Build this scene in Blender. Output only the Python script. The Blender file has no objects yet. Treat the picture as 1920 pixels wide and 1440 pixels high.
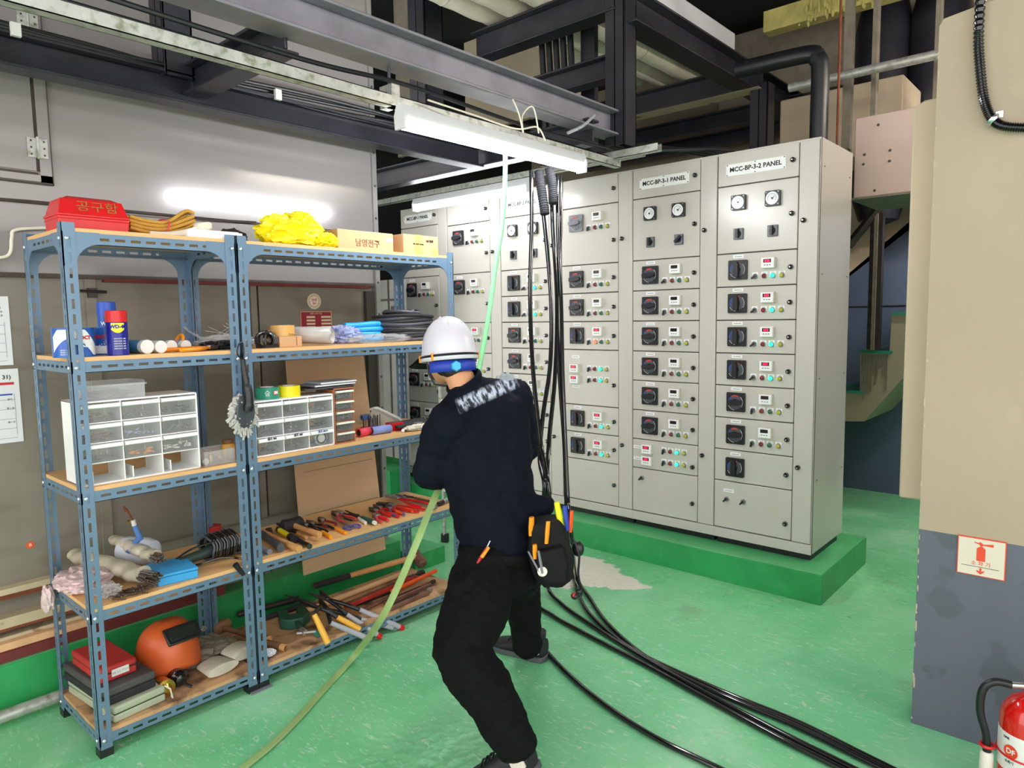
import bpy, math, random
from mathutils import Vector, Matrix, Euler, noise
random.seed(7)
PI = math.pi
C = bpy.context.scene.collection
sc = bpy.context.scene

# ------------------------------------------------------------------ camera, world, exposure
RIGHT = Vector((0.74824805, 0.66323138, -0.0157797)).normalized()
UP = Vector((-0.05122689, 0.08147515, 0.99535803)).normalized()
FWD = Vector((-0.66143833, 0.74396636, -0.09493891)).normalized()
FPX = 1311.6
EYE = Vector((0, 0, 1.5))
cd = bpy.data.cameras.new('camera'); cam = bpy.data.objects.new('camera', cd); C.objects.link(cam)
m3 = Matrix((RIGHT, UP, -FWD)).transposed()
cam.matrix_world = Matrix.Translation(EYE) @ m3.to_4x4()
cd.sensor_width = 36; cd.lens = FPX / 1920 * 36; cd.clip_start = 0.05
sc.camera = cam
sc.view_settings.view_transform = 'Standard'; sc.view_settings.look = 'None'
sc.view_settings.gamma = 1; sc.view_settings.use_curve_mapping = False
sc.view_settings.exposure = 1.0
w = bpy.data.worlds.new('world'); sc.world = w; w.use_nodes = True
w.node_tree.nodes['Background'].inputs[0].default_value = (1.0, 0.96, 0.92, 1)
w.node_tree.nodes['Background'].inputs[1].default_value = 1.45
TUBE_POWER = 38.0

def ray(px, py):
    return RIGHT * ((px - 960) / FPX) - UP * ((py - 720) / FPX) + FWD
def at(px, py, depth):
    return EYE + ray(px, py) * depth
def on(ax, val, px, py):
    d = ray(px, py); return EYE + d * ((val - EYE[ax]) / d[ax])

# ------------------------------------------------------------------ materials
def lin(c):
    return tuple((x / 12.92 if x <= .04045 else ((x + .055) / 1.055) ** 2.4) for x in c)
def rgb(r, g, b): return lin((r / 255, g / 255, b / 255))
def mat(name, col, rough=.5, metal=0, var=.12, scale=6, bump=0, bscale=60, emit=0, ecol=None, spec=None, alpha=None, trans=0, stretch=None, col2=None, c2lo=.55, c2hi=.7, coat=0, detail=4):
    m = bpy.data.materials.new(name); m.use_nodes = True
    nt = m.node_tree; N = nt.nodes; L = nt.links; b = N['Principled BSDF']
    b.inputs['Roughness'].default_value = rough; b.inputs['Metallic'].default_value = metal
    if spec is not None: b.inputs['Specular IOR Level'].default_value = spec
    if coat: b.inputs['Coat Weight'].default_value = coat; b.inputs['Coat Roughness'].default_value = .1
    tc = N.new('ShaderNodeTexCoord'); mp = N.new('ShaderNodeMapping'); L.new(tc.outputs['Object'], mp.inputs[0])
    if stretch: mp.inputs['Scale'].default_value = stretch
    if var or col2:
        n = N.new('ShaderNodeTexNoise'); n.inputs['Scale'].default_value = scale; n.inputs['Detail'].default_value = detail
        L.new(mp.outputs[0], n.inputs['Vector'])
        r = N.new('ShaderNodeValToRGB'); L.new(n.outputs['Fac'], r.inputs[0])
        a = tuple(max(0, x * (1 - var)) for x in col) + (1,); c = tuple(min(1, x * (1 + var)) for x in col) + (1,)
        r.color_ramp.elements[0].color = a; r.color_ramp.elements[0].position = .3
        r.color_ramp.elements[1].color = c; r.color_ramp.elements[1].position = .7
        out = r.outputs[0]
        if col2:
            n2 = N.new('ShaderNodeTexNoise'); n2.inputs['Scale'].default_value = scale * 2.3; n2.inputs['Detail'].default_value = 8
            L.new(mp.outputs[0], n2.inputs['Vector'])
            r2 = N.new('ShaderNodeValToRGB'); L.new(n2.outputs['Fac'], r2.inputs[0])
            r2.color_ramp.elements[0].position = c2lo; r2.color_ramp.elements[1].position = c2hi
            mx = N.new('ShaderNodeMix'); mx.data_type = 'RGBA'; L.new(r2.outputs[0], mx.inputs[0]); L.new(out, mx.inputs[6])
            mx.inputs[7].default_value = tuple(col2) + (1,); out = mx.outputs[2]
        L.new(out, b.inputs['Base Color'])
    else:
        b.inputs['Base Color'].default_value = tuple(col) + (1,)
    if bump:
        nb = N.new('ShaderNodeTexNoise'); nb.inputs['Scale'].default_value = bscale; nb.inputs['Detail'].default_value = 5
        L.new(mp.outputs[0], nb.inputs['Vector'])
        bp = N.new('ShaderNodeBump'); bp.inputs['Strength'].default_value = bump; bp.inputs['Distance'].default_value = .01
        L.new(nb.outputs['Fac'], bp.inputs['Height']); L.new(bp.outputs[0], b.inputs['Normal'])
    if emit:
        b.inputs['Emission Color'].default_value = tuple(ecol or col) + (1,); b.inputs['Emission Strength'].default_value = emit
    if alpha is not None: b.inputs['Alpha'].default_value = alpha
    if trans: b.inputs['Transmission Weight'].default_value = trans
    return m

def floor_mat():
    m = bpy.data.materials.new('green floor paint'); m.use_nodes = True
    nt = m.node_tree; N = nt.nodes; L = nt.links; b = N['Principled BSDF']
    geo = N.new('ShaderNodeNewGeometry')
    def noi(scale, detail, vec=None, dist=0):
        n = N.new('ShaderNodeTexNoise'); n.inputs['Scale'].default_value = scale; n.inputs['Detail'].default_value = detail
        n.inputs['Distortion'].default_value = dist
        L.new(vec or geo.outputs['Position'], n.inputs['Vector']); return n.outputs['Fac']
    def ramp(src, stops):
        r = N.new('ShaderNodeValToRGB'); L.new(src, r.inputs[0]); e = r.color_ramp.elements
        while len(e) < len(stops): e.new(.5)
        for i, (p, c) in enumerate(stops): e[i].position = p; e[i].color = tuple(c) + (1,)
        return r.outputs[0]
    def mix(f, a, c):
        x = N.new('ShaderNodeMix'); x.data_type = 'RGBA'
        L.new(f, x.inputs[0]); L.new(a, x.inputs[6])
        if isinstance(c, tuple): x.inputs[7].default_value = c + (1,)
        else: L.new(c, x.inputs[7])
        return x.outputs[2]
    base = ramp(noi(1.6, 6, dist=.6), [(.3, rgb(102, 190, 132)), (.55, rgb(126, 206, 150)), (.75, rgb(162, 220, 176))])
    # fine scuffs
    mp = N.new('ShaderNodeMapping'); mp.inputs['Rotation'].default_value = (0, 0, .6); mp.inputs['Scale'].default_value = (9, 34, 1)
    L.new(geo.outputs['Position'], mp.inputs[0])
    scf = ramp(noi(2.2, 8, mp.outputs[0], 1.2), [(.58, (0, 0, 0)), (.68, (.7, .7, .7))])
    base = mix(scf, base, rgb(190, 226, 196))
    chips = ramp(noi(24, 3, dist=1.6), [(.66, (0, 0, 0)), (.71, (.9, .9, .9))])
    base = mix(chips, base, rgb(196, 206, 178))
    worn = ramp(noi(2.7, 9, dist=.3), [(.64, (0, 0, 0)), (.70, (.6, .6, .6))])
    base = mix(worn, base, rgb(128, 168, 128))
    # bare whitish patch near the cable entry
    sub = N.new('ShaderNodeVectorMath'); sub.operation = 'SUBTRACT'; L.new(geo.outputs['Position'], sub.inputs[0]); sub.inputs[1].default_value = (-2.62, 3.22, 0)
    mp2 = N.new('ShaderNodeMapping'); mp2.inputs['Rotation'].default_value = (0, 0, -.25); mp2.inputs['Scale'].default_value = (1.35, 3.4, 0); L.new(sub.outputs[0], mp2.inputs[0])
    ln = N.new('ShaderNodeVectorMath'); ln.operation = 'LENGTH'; L.new(mp2.outputs[0], ln.inputs[0])
    ad = N.new('ShaderNodeMath'); ad.operation = 'MULTIPLY_ADD'; L.new(noi(5, 7), ad.inputs[0]); ad.inputs[1].default_value = 1.1; L.new(ln.outputs['Value'], ad.inputs[2])
    msk = ramp(ad.outputs[0], [(0.0, (1, 1, 1)), (.5, (1, 1, 1))])
    # threshold by map range
    mr = N.new('ShaderNodeMapRange'); L.new(ad.outputs[0], mr.inputs[0]); mr.inputs[1].default_value = 1.42; mr.inputs[2].default_value = 1.38; mr.inputs[3].default_value = 0; mr.inputs[4].default_value = 1
    base = mix(mr.outputs[0], base, rgb(226, 220, 208))
    L.new(base, b.inputs['Base Color'])
    rr = ramp(noi(3, 5), [(.3, (.22,) * 3), (.7, (.4,) * 3)])
    L.new(rr, b.inputs['Roughness'])
    # blistered coat close to the camera
    v = N.new('ShaderNodeTexVoronoi'); v.inputs['Scale'].default_value = 30; L.new(geo.outputs['Position'], v.inputs['Vector'])
    s2 = N.new('ShaderNodeVectorMath'); s2.operation = 'DISTANCE'; L.new(geo.outputs['Position'], s2.inputs[0]); s2.inputs[1].default_value = (-1.55, 1.35, 0)
    k = N.new('ShaderNodeMapRange'); L.new(s2.outputs['Value'], k.inputs[0]); k.inputs[1].default_value = .55; k.inputs[2].default_value = .15; k.inputs[3].default_value = .04; k.inputs[4].default_value = .5
    mu = N.new('ShaderNodeMath'); mu.operation = 'MULTIPLY'; L.new(v.outputs['Distance'], mu.inputs[0]); L.new(k.outputs[0], mu.inputs[1])
    a2 = N.new('ShaderNodeMath'); a2.operation = 'MULTIPLY_ADD'; L.new(noi(14, 6), a2.inputs[0]); a2.inputs[1].default_value = .25; L.new(mu.outputs[0], a2.inputs[2])
    bp = N.new('ShaderNodeBump'); bp.inputs['Strength'].default_value = .5; bp.inputs['Distance'].default_value = .02
    L.new(a2.outputs[0], bp.inputs['Height']); L.new(bp.outputs[0], b.inputs['Normal'])
    return m

M = {}
def mk(k, *a, **kw): M[k] = mat(k, *a, **kw); return M[k]
M['floor'] = floor_mat()
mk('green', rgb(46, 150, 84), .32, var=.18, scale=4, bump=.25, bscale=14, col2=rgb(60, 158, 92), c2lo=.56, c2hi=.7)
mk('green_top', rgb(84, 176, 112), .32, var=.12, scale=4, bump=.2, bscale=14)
mk('wall_metal', rgb(146, 142, 141), .17, .12, var=.05, scale=1.4, stretch=(1, .25, 2.2), bump=.03, bscale=3, spec=.38, col2=rgb(128, 124, 122), c2lo=.6, c2hi=.95)
mk('wall_low', rgb(136, 130, 118), .42, .1, var=.1, scale=2, stretch=(1, .6, 2), bump=.05, bscale=8, col2=rgb(108, 98, 84), c2lo=.52, c2hi=.8)
mk('seam', rgb(70, 58, 52), .6, var=.3, scale=9)
mk('wall_edge', rgb(150, 148, 146), .35, .3)
mk('rust', rgb(122, 62, 36), .8, var=.35, scale=12)
mk('cream_rail', rgb(196, 182, 150), .55, var=.1, scale=5, col2=rgb(130, 80, 50), c2lo=.62, c2hi=.72)
mk('dark_red', rgb(112, 44, 42), .6)
mk('wood_lt', rgb(222, 178, 132), .5, var=.1, scale=8, stretch=(1, 4, 1))
mk('board', rgb(226, 178, 122), .45, var=.07, scale=5, col2=rgb(196, 140, 88), c2lo=.6, c2hi=.85)
mk('board_dirty', rgb(196, 154, 112), .6, var=.12, scale=4, col2=rgb(96, 66, 48), c2lo=.52, c2hi=.68)
mk('steel_blue', rgb(104, 130, 156), .38, .25, var=.05, scale=9)
mk('bolt', rgb(220, 225, 230), .25, .6, var=0)
mk('black_beam', rgb(46, 46, 54), .38, .2, var=.3, scale=5, bump=.1, bscale=20)
mk('beam_grey', rgb(138, 136, 146), .45, .3, var=.2, scale=6)
mk('galv', rgb(182, 184, 178), .42, .4, var=.15, scale=14, col2=rgb(128, 136, 112), c2lo=.5, c2hi=.7)
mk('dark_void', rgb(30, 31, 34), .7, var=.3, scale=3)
mk('ceiling', rgb(34, 36, 38), .8, var=.3, scale=3)
mk('pipe_wrap', rgb(234, 224, 208), .55, var=.08, scale=8, bump=.35, bscale=18)
mk('cab', rgb(198, 193, 186), .27, .05, var=.015, scale=2, spec=.5)
mk('cab_gap', rgb(58, 56, 48), .6, var=0)
mk('cab_side', rgb(192, 182, 160), .35, 0, var=.02, scale=2)
mk('blk', rgb(26, 27, 31), .38, var=.1)
mk('blk_soft', rgb(34, 34, 38), .7, var=.15); mk('brim', rgb(10, 10, 12), .6, var=0, spec=.1)
mk('blk_gloss', rgb(18, 18, 20), .12, var=0, coat=.5)
mk('dk_grey', rgb(70, 74, 82), .45, var=.1)
mk('grey_sw', rgb(120, 122, 130), .4, var=.05)
mk('white', rgb(232, 232, 228), .4, var=.02)
mk('white_pl', rgb(238, 238, 238), .32, var=.02)
mk('ivory', rgb(222, 220, 208), .4, var=.02)
mk('red', rgb(208, 26, 30), .3, var=.06)
mk('redsw', rgb(190, 62, 48), .4, var=0)
mk('blue', rgb(40, 84, 190), .35, var=.05)
mk('lamp_red', rgb(130, 24, 34), .2, var=0)
mk('lamp_green', rgb(24, 104, 76), .2, var=0)
mk('lamp_yel', rgb(186, 178, 60), .2, var=0)
mk('lamp_green_on', rgb(20, 220, 140), .3, var=0, emit=1.6, ecol=rgb(30, 235, 150))
mk('lamp_red_on', rgb(240, 60, 40), .3, var=0, emit=1.5, ecol=rgb(250, 90, 50))
mk('led_on', rgb(225, 20, 60), .3, var=0, emit=1.2, ecol=rgb(240, 25, 70))
mk('disp_dark', rgb(38, 30, 34), .2, var=0)
mk('chrome', rgb(205, 205, 210), .18, .9, var=0)
mk('steel', rgb(150, 152, 156), .32, .8, var=.12, scale=20)
mk('dk_steel', rgb(62, 56, 54), .45, .5, var=.25, scale=20)
mk('ink', rgb(20, 20, 24), .6, var=0)
mk('dial', rgb(236, 238, 240), .12, var=0, coat=.6)
mk('tube', (1, 1, 1), .5, var=0, emit=TUBE_POWER, ecol=(.93, .96, 1.0)); mk('tube_fill_stair', (1, 1, 1), .5, var=0, emit=TUBE_POWER * 2.4, ecol=(1.0, .95, .88)); mk('tube_dim', (1, 1, 1), .5, var=0, emit=TUBE_POWER * .32, ecol=(.93, .96, 1.0)); mk('tube_fill_passage', (1, 1, 1), .5, var=0, emit=TUBE_POWER * 1.7, ecol=(1.0, .9, .78))  # stair and warm tubes glow only on lamps added out of view
mk('fixture', rgb(214, 216, 220), .35, var=.02)
mk('cream', rgb(172, 158, 136), .7, var=.05, scale=2.2, bump=.3, bscale=9, col2=rgb(186, 170, 146), c2lo=.6, c2hi=.8)
mk('cream_fl', rgb(198, 182, 156), .7, var=.04, scale=2.2, bump=.2, bscale=9)
mk('slate', rgb(92, 98, 112), .6, var=.06, scale=2.5, bump=.2, bscale=10, col2=rgb(82, 90, 100), c2lo=.58, c2hi=.62)
mk('slate_blue', rgb(84, 98, 124), .6, var=.05, scale=2)
mk('pink_duct', rgb(206, 182, 172), .5, var=.03, scale=3)
mk('foam', rgb(196, 186, 110), .8, var=.2, scale=12, bump=.5)  # yellow light on the ceiling beam is put into this colour
mk('chip', rgb(182, 168, 146), .8, var=.1, scale=20)
mk('card', rgb(208, 172, 136), .75, var=.05, scale=3, stretch=(1, 1, 3))
mk('card_lt', rgb(200, 158, 116), .7, var=.04, scale=5)
mk('tape_tan', rgb(218, 168, 96), .3, var=.06)
mk('paper', rgb(232, 234, 238), .55, var=.01)
mk('paper_red', rgb(200, 40, 60), .5, var=0)
mk('paper_line', rgb(150, 156, 166), .6, var=0)
mk('yellow', rgb(240, 224, 30), .38, var=.06)
mk('yel_bag', rgb(240, 226, 26), .35, var=.08, scale=9, bump=.5, bscale=30)
mk('orange', rgb(244, 150, 24), .4, var=.05)
mk('or_red', rgb(236, 84, 20), .4, var=.1)
mk('pipe_red', rgb(176, 48, 34), .5, .1, var=.25, scale=14)
mk('rusty', rgb(122, 84, 72), .6, .3, var=.25, scale=16)
mk('hose', rgb(196, 148, 62), .45, var=.15, scale=20)
mk('cord_w', rgb(228, 220, 202), .5, var=.06)
mk('wood', rgb(206, 152, 96), .5, var=.15, scale=14, stretch=(1, 5, 5))
mk('wood_dk', rgb(128, 92, 66), .6, var=.3, scale=10)
mk('yel_wood', rgb(236, 176, 66), .4, var=.08, scale=10)
mk('grey_grip', rgb(168, 168, 178), .45, var=.05)
mk('teal', rgb(40, 142, 116), .4, var=.1)
mk('teal_lb', rgb(70, 140, 165), .3, var=.1)
mk('tin_blue', rgb(40, 92, 178), .3, var=.05)
mk('can_blue', rgb(28, 30, 140), .28, var=.03)
mk('brass', rgb(200, 158, 70), .25, .9, var=.1)
mk('clear', rgb(215, 218, 222), .15, var=.05, alpha=.26)
mk('clear_dr', rgb(190, 192, 194), .1, var=.1, alpha=.17)
mk('filmy', rgb(206, 202, 198), .25, var=.08, scale=12, alpha=.7, bump=.5, bscale=25)
mk('filmy_yel', rgb(206, 198, 176), .3, var=.1, scale=12, alpha=.8, bump=.5, bscale=25)
mk('film_blue', rgb(176, 186, 226), .25, var=.1, scale=12, alpha=.75, bump=.5, bscale=25)
mk('film_blue2', rgb(40, 160, 232), .3, var=.1, scale=10, bump=.4, bscale=25)
mk('pinkish', rgb(214, 190, 190), .45, var=.12, scale=8, bump=.5, bscale=20)
mk('rods', rgb(98, 82, 70), .5, .3, var=.4, scale=30)
mk('sky_box', rgb(56, 160, 222), .4, var=.06)
mk('bottle', rgb(196, 204, 216), .35, var=.05)
mk('torch_blue', rgb(82, 124, 186), .4, var=.06)
mk('gr_green', rgb(44, 62, 58), .45, var=.1)
mk('rose', rgb(222, 64, 84), .5, var=.05)
mk('paper_blue', rgb(86, 130, 222), .5, var=.06)
mk('pb2', rgb(128, 148, 208), .55, var=.06)
mk('helm_or', rgb(206, 92, 42), .4, var=.12, scale=6)
mk('lens', rgb(34, 44, 40), .08, var=0)
mk('leather', rgb(126, 118, 104), .85, var=.15, scale=14, bump=.4)
mk('leather_lt', rgb(196, 192, 176), .85, var=.1, scale=14, bump=.4)
mk('case_red', rgb(176, 44, 44), .55, var=.15, scale=8)
mk('case_dk', rgb(72, 70, 70), .6, var=.2, scale=8)
mk('case_grn', rgb(168, 176, 152), .5, var=.08, scale=6)
mk('vise', rgb(34, 84, 66), .45, .1, var=.2, scale=14)
mk('rope', rgb(150, 232, 170), .4, var=.08, scale=8)
mk('rope2', rgb(160, 190, 120), .45, var=.1, scale=8, alpha=.7)
mk('mop', rgb(186, 184, 180), .9, var=.15, scale=30)
mk('gold', rgb(168, 120, 60), .5, .2, var=.2)
mk('sign_red', rgb(222, 72, 40), .5, var=0)
mk('sign_face', rgb(216, 208, 192), .45, var=.02)
mk('st_red', rgb(150, 36, 48), .45, var=.05)
mk('st_cream', rgb(222, 206, 170), .5, var=.02)
mk('ext_red', rgb(206, 24, 16), .14, var=.04, coat=.6)
mk('indigo', rgb(84, 80, 150), .4, var=.08)
mk('brown_frame', rgb(168, 104, 66), .45, var=.08)
mk('skin', rgb(206, 150, 112), .55, var=.04, scale=12)
mk('hair', rgb(22, 20, 20), .6, var=.2, scale=40)
mk('helmet', rgb(214, 212, 224), .28, var=.015)
mk('trouser', rgb(13, 13, 16), .85, spec=.15, var=.12, scale=20, bump=.2, bscale=90)
mk('strap_blue', rgb(36, 62, 170), .5, var=.08)
mk('cyan', rgb(52, 172, 214), .4, var=.05)
mk('glove', rgb(150, 156, 162), .75, var=.12, scale=20)
mk('shoe', rgb(32, 32, 38), .6, var=.15, scale=20)
mk('sole', rgb(78, 82, 88), .6, var=.1)
mk('shoe_lt', rgb(208, 200, 190), .6, var=.04)
mk('pouch', rgb(17, 17, 19), .75, spec=.25, var=.2, scale=20, bump=.3)

def jacket_mat():
    m = mat('navy jacket', rgb(11, 16, 29), .85, spec=.15, var=.15, scale=14, bump=.2, bscale=80)
    nt = m.node_tree; N = nt.nodes; L = nt.links; b = N['Principled BSDF']
    src = b.inputs['Base Color'].links[0].from_socket
    geo = N.new('ShaderNodeNewGeometry')
    c0 = at(915, 737, 2.45)
    sub = N.new('ShaderNodeVectorMath'); sub.operation = 'SUBTRACT'; L.new(geo.outputs['Position'], sub.inputs[0]); sub.inputs[1].default_value = c0
    def dot(v):
        d = N.new('ShaderNodeVectorMath'); d.operation = 'DOT_PRODUCT'; L.new(sub.outputs[0], d.inputs[0]); d.inputs[1].default_value = v; return d.outputs['Value']
    ang = math.radians(24)
    ax = RIGHT * math.cos(ang) + UP * math.sin(ang); ay = -RIGHT * math.sin(ang) + UP * math.cos(ang)
    u, v = dot(ax), dot(ay)
    n = N.new('ShaderNodeTexNoise'); n.inputs['Scale'].default_value = 75; n.inputs['Detail'].default_value = 2
    cb = N.new('ShaderNodeCombineXYZ'); L.new(u, cb.inputs[0])
    vm = N.new('ShaderNodeMath'); vm.operation = 'MULTIPLY'; L.new(v, vm.inputs[0]); vm.inputs[1].default_value = .35; L.new(vm.outputs[0], cb.inputs[1]); L.new(cb.outputs[0], n.inputs['Vector'])
    def band(s, lo, hi, soft):
        a = N.new('ShaderNodeMapRange'); L.new(s, a.inputs[0]); a.inputs[1].default_value = lo - soft; a.inputs[2].default_value = lo
        c = N.new('ShaderNodeMapRange'); L.new(s, c.inputs[0]); c.inputs[1].default_value = hi + soft; c.inputs[2].default_value = hi
        p = N.new('ShaderNodeMath'); p.operation = 'MULTIPLY'; L.new(a.outputs[0], p.inputs[0]); L.new(c.outputs[0], p.inputs[1]); return p.outputs[0]
    bu = band(u, -.10, .095, .02); bv = band(v, -.014, .014, .016)
    k = N.new('ShaderNodeMath'); k.operation = 'MULTIPLY'; L.new(bu, k.inputs[0]); L.new(bv, k.inputs[1])
    st = N.new('ShaderNodeMapRange'); L.new(n.outputs['Fac'], st.inputs[0]); st.inputs[1].default_value = .44; st.inputs[2].default_value = .56; st.inputs[3].default_value = .06; st.inputs[4].default_value = .85
    k2 = N.new('ShaderNodeMath'); k2.operation = 'MULTIPLY'; L.new(k.outputs[0], k2.inputs[0]); L.new(st.outputs[0], k2.inputs[1])
    mx = N.new('ShaderNodeMix'); mx.data_type = 'RGBA'; L.new(k2.outputs[0], mx.inputs[0]); L.new(src, mx.inputs[6]); mx.inputs[7].default_value = rgb(196, 206, 226) + (1,)
    L.new(mx.outputs[2], b.inputs['Base Color'])
    return m
M['jacket'] = jacket_mat()

# ------------------------------------------------------------------ mesh helpers
class MB:
    def __init__(s): s.V = []; s.F = []; s.I = []; s.mats = []; s.T = Matrix.Identity(4)
    def mi(s, k):
        if k not in s.mats: s.mats.append(k)
        return s.mats.index(k)
    def add(s, vs, fs, k, T=None):
        t = s.T @ T if T is not None else s.T
        o = len(s.V); s.V += [t @ Vector(v) for v in vs]; s.F += [tuple(i + o for i in f) for f in fs]; s.I += [s.mi(k)] * len(fs); return s
    def box(s, c, d, k, T=None):
        x, y, z = d[0] / 2, d[1] / 2, d[2] / 2
        vs = [(c[0] + a * x, c[1] + b * y, c[2] + e * z) for a in (-1, 1) for b in (-1, 1) for e in (-1, 1)]
        return s.add(vs, [(0, 1, 3, 2), (4, 6, 7, 5), (0, 4, 5, 1), (2, 3, 7, 6), (0, 2, 6, 4), (1, 5, 7, 3)], k, T)
    def bb(s, a, b, k, T=None):
        return s.box([(a[i] + b[i]) / 2 for i in range(3)], [abs(b[i] - a[i]) for i in range(3)], k, T)
    def tube(s, pts, r, k, n=10, T=None, flat=1, closed=False, cap=True):
        P = [Vector(p) for p in pts]; m = len(P); rs = list(r) if hasattr(r, '__len__') else [r] * m
        vs = []; up = None
        for i, p in enumerate(P):
            if closed: d = P[(i + 1) % m] - P[i - 1]
            else: d = P[min(i + 1, m - 1)] - P[max(i - 1, 0)]
            if d.length < 1e-9: d = Vector((0, 0, 1))
            d.normalize()
            if up is None: up = Vector((0, 0, 1)) if abs(d.z) < .9 else Vector((1, 0, 0))
            a = d.cross(up)
            if a.length < 1e-6: a = d.orthogonal()
            a.normalize(); b = a.cross(d).normalized(); up = b
            for j in range(n):
                t = 2 * PI * j / n; vs.append(p + a * (rs[i] * math.cos(t)) + b * (rs[i] * flat * math.sin(t)))
        fs = []
        for i in range(m if closed else m - 1):
            i2 = (i + 1) % m
            for j in range(n): fs.append((i * n + j, i * n + (j + 1) % n, i2 * n + (j + 1) % n, i2 * n + j))
        if not closed and cap: fs.append(tuple(range(n - 1, -1, -1))); fs.append(tuple((m - 1) * n + j for j in range(n)))
        return s.add(vs, fs, k, T)
    def cyl(s, a, b, r, k, r2=None, n=16, T=None): return s.tube([a, b], [r, r if r2 is None else r2], k, n, T)
    def lathe(s, prof, k, T=None, n=24, ax='z'):
        vs = []
        for r, z in prof:
            for j in range(n):
                t = 2 * PI * j / n; c, d = r * math.cos(t), r * math.sin(t)
                vs.append((c, d, z) if ax == 'z' else ((z, c, d) if ax == 'x' else (d, z, c)))
        fs = [(i * n + j, i * n + (j + 1) % n, (i + 1) * n + (j + 1) % n, (i + 1) * n + j) for i in range(len(prof) - 1) for j in range(n)]
        fs.append(tuple(range(n - 1, -1, -1))); fs.append(tuple((len(prof) - 1) * n + j for j in range(n)))
        return s.add(vs, fs, k, T)
    def prism(s, poly, a, b, k, T=None, ax=2):
        n = len(poly)
        def v(p, h): return (p[0], p[1], h) if ax == 2 else ((h, p[0], p[1]) if ax == 0 else (p[0], h, p[1]))
        vs = [v(p, a) for p in poly] + [v(p, b) for p in poly]
        fs = [tuple(range(n))[::-1], tuple(range(n, 2 * n))] + [(i, (i + 1) % n, n + (i + 1) % n, n + i) for i in range(n)]
        return s.add(vs, fs, k, T)
    def ell(s, c, r, k, T=None, n=16, m=10):
        vs = [(c[0], c[1], c[2] - r[2])]
        for i in range(1, m):
            f = -PI / 2 + PI * i / m
            for j in range(n):
                t = 2 * PI * j / n; vs.append((c[0] + r[0] * math.cos(f) * math.cos(t), c[1] + r[1] * math.cos(f) * math.sin(t), c[2] + r[2] * math.sin(f)))
        vs.append((c[0], c[1], c[2] + r[2])); e = len(vs) - 1
        fs = [(0, 1 + (j + 1) % n, 1 + j) for j in range(n)]
        for i in range(m - 2):
            for j in range(n): a = 1 + i * n; fs.append((a + j, a + (j + 1) % n, a + n + (j + 1) % n, a + n + j))
        a = 1 + (m - 2) * n
        fs += [(a + j, a + (j + 1) % n, e) for j in range(n)]
        return s.add(vs, fs, k, T)
    def mesh(s, name, ang=38):
        me = bpy.data.meshes.new(name); me.from_pydata(s.V, [], s.F); me.update()
        for k in s.mats: me.materials.append(M[k])
        me.polygons.foreach_set('material_index', s.I)
        me.polygons.foreach_set('use_smooth', [True] * len(s.F))
        me.set_sharp_from_angle(angle=math.radians(ang)); me.update(); return me
    def build(s, name, parent=None, loc=(0, 0, 0), rot=0, bev=0, ang=38):
        return link(name, s.mesh(name, ang), parent, loc, rot, bev)
def link(name, data, parent=None, loc=(0, 0, 0), rot=0, bev=0):
    o = bpy.data.objects.new(name, data); C.objects.link(o); o.location = loc
    o.rotation_euler = rot if hasattr(rot, '__len__') else (0, 0, rot)
    if parent: o.parent = parent
    if bev:
        b = o.modifiers.new('bevel', 'BEVEL'); b.width = bev; b.segments = 2; b.limit_method = 'ANGLE'; b.angle_limit = math.radians(40)
    return o
def tag(o, label, cat, group=None, kind=None):
    o['label'] = label; o['category'] = cat
    if group: o['group'] = group
    if kind: o['kind'] = kind
    return o
def thing(name, label, cat, loc=(0, 0, 0), rot=0, group=None):
    return tag(link(name, None, None, loc, rot), label, cat, group)
def struct(o): o['kind'] = 'structure'; return o
def text(s, size, k, name='lettering', parent=None, loc=(0, 0, 0), rot=(PI / 2, 0, 0), ext=.0006, wrap=None, sx=1, bold=0):
    cu = bpy.data.curves.new(name, 'FONT'); cu.body = s; cu.size = size; cu.extrude = ext; cu.align_x = 'CENTER'; cu.align_y = 'CENTER'; cu.offset = bold; cu.resolution_u = 2
    t = bpy.data.objects.new('t', cu); C.objects.link(t)
    dg = bpy.context.evaluated_depsgraph_get(); me = bpy.data.meshes.new_from_object(t.evaluated_get(dg))
    bpy.data.objects.remove(t); bpy.data.curves.remove(cu)
    me.name = name; me.materials.clear(); me.materials.append(M[k])
    for v in me.vertices:
        v.co.x *= sx
        if wrap:
            a = v.co.x / wrap; R = wrap + v.co.z
            v.co.x = R * math.sin(a); v.co.z = R * math.cos(a)
    o = link(name, me, parent, loc, rot); return o
RX = (PI / 2, 0, 0)              # lettering facing -Y
RW = (PI / 2, 0, PI / 2)         # lettering facing +X

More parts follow.
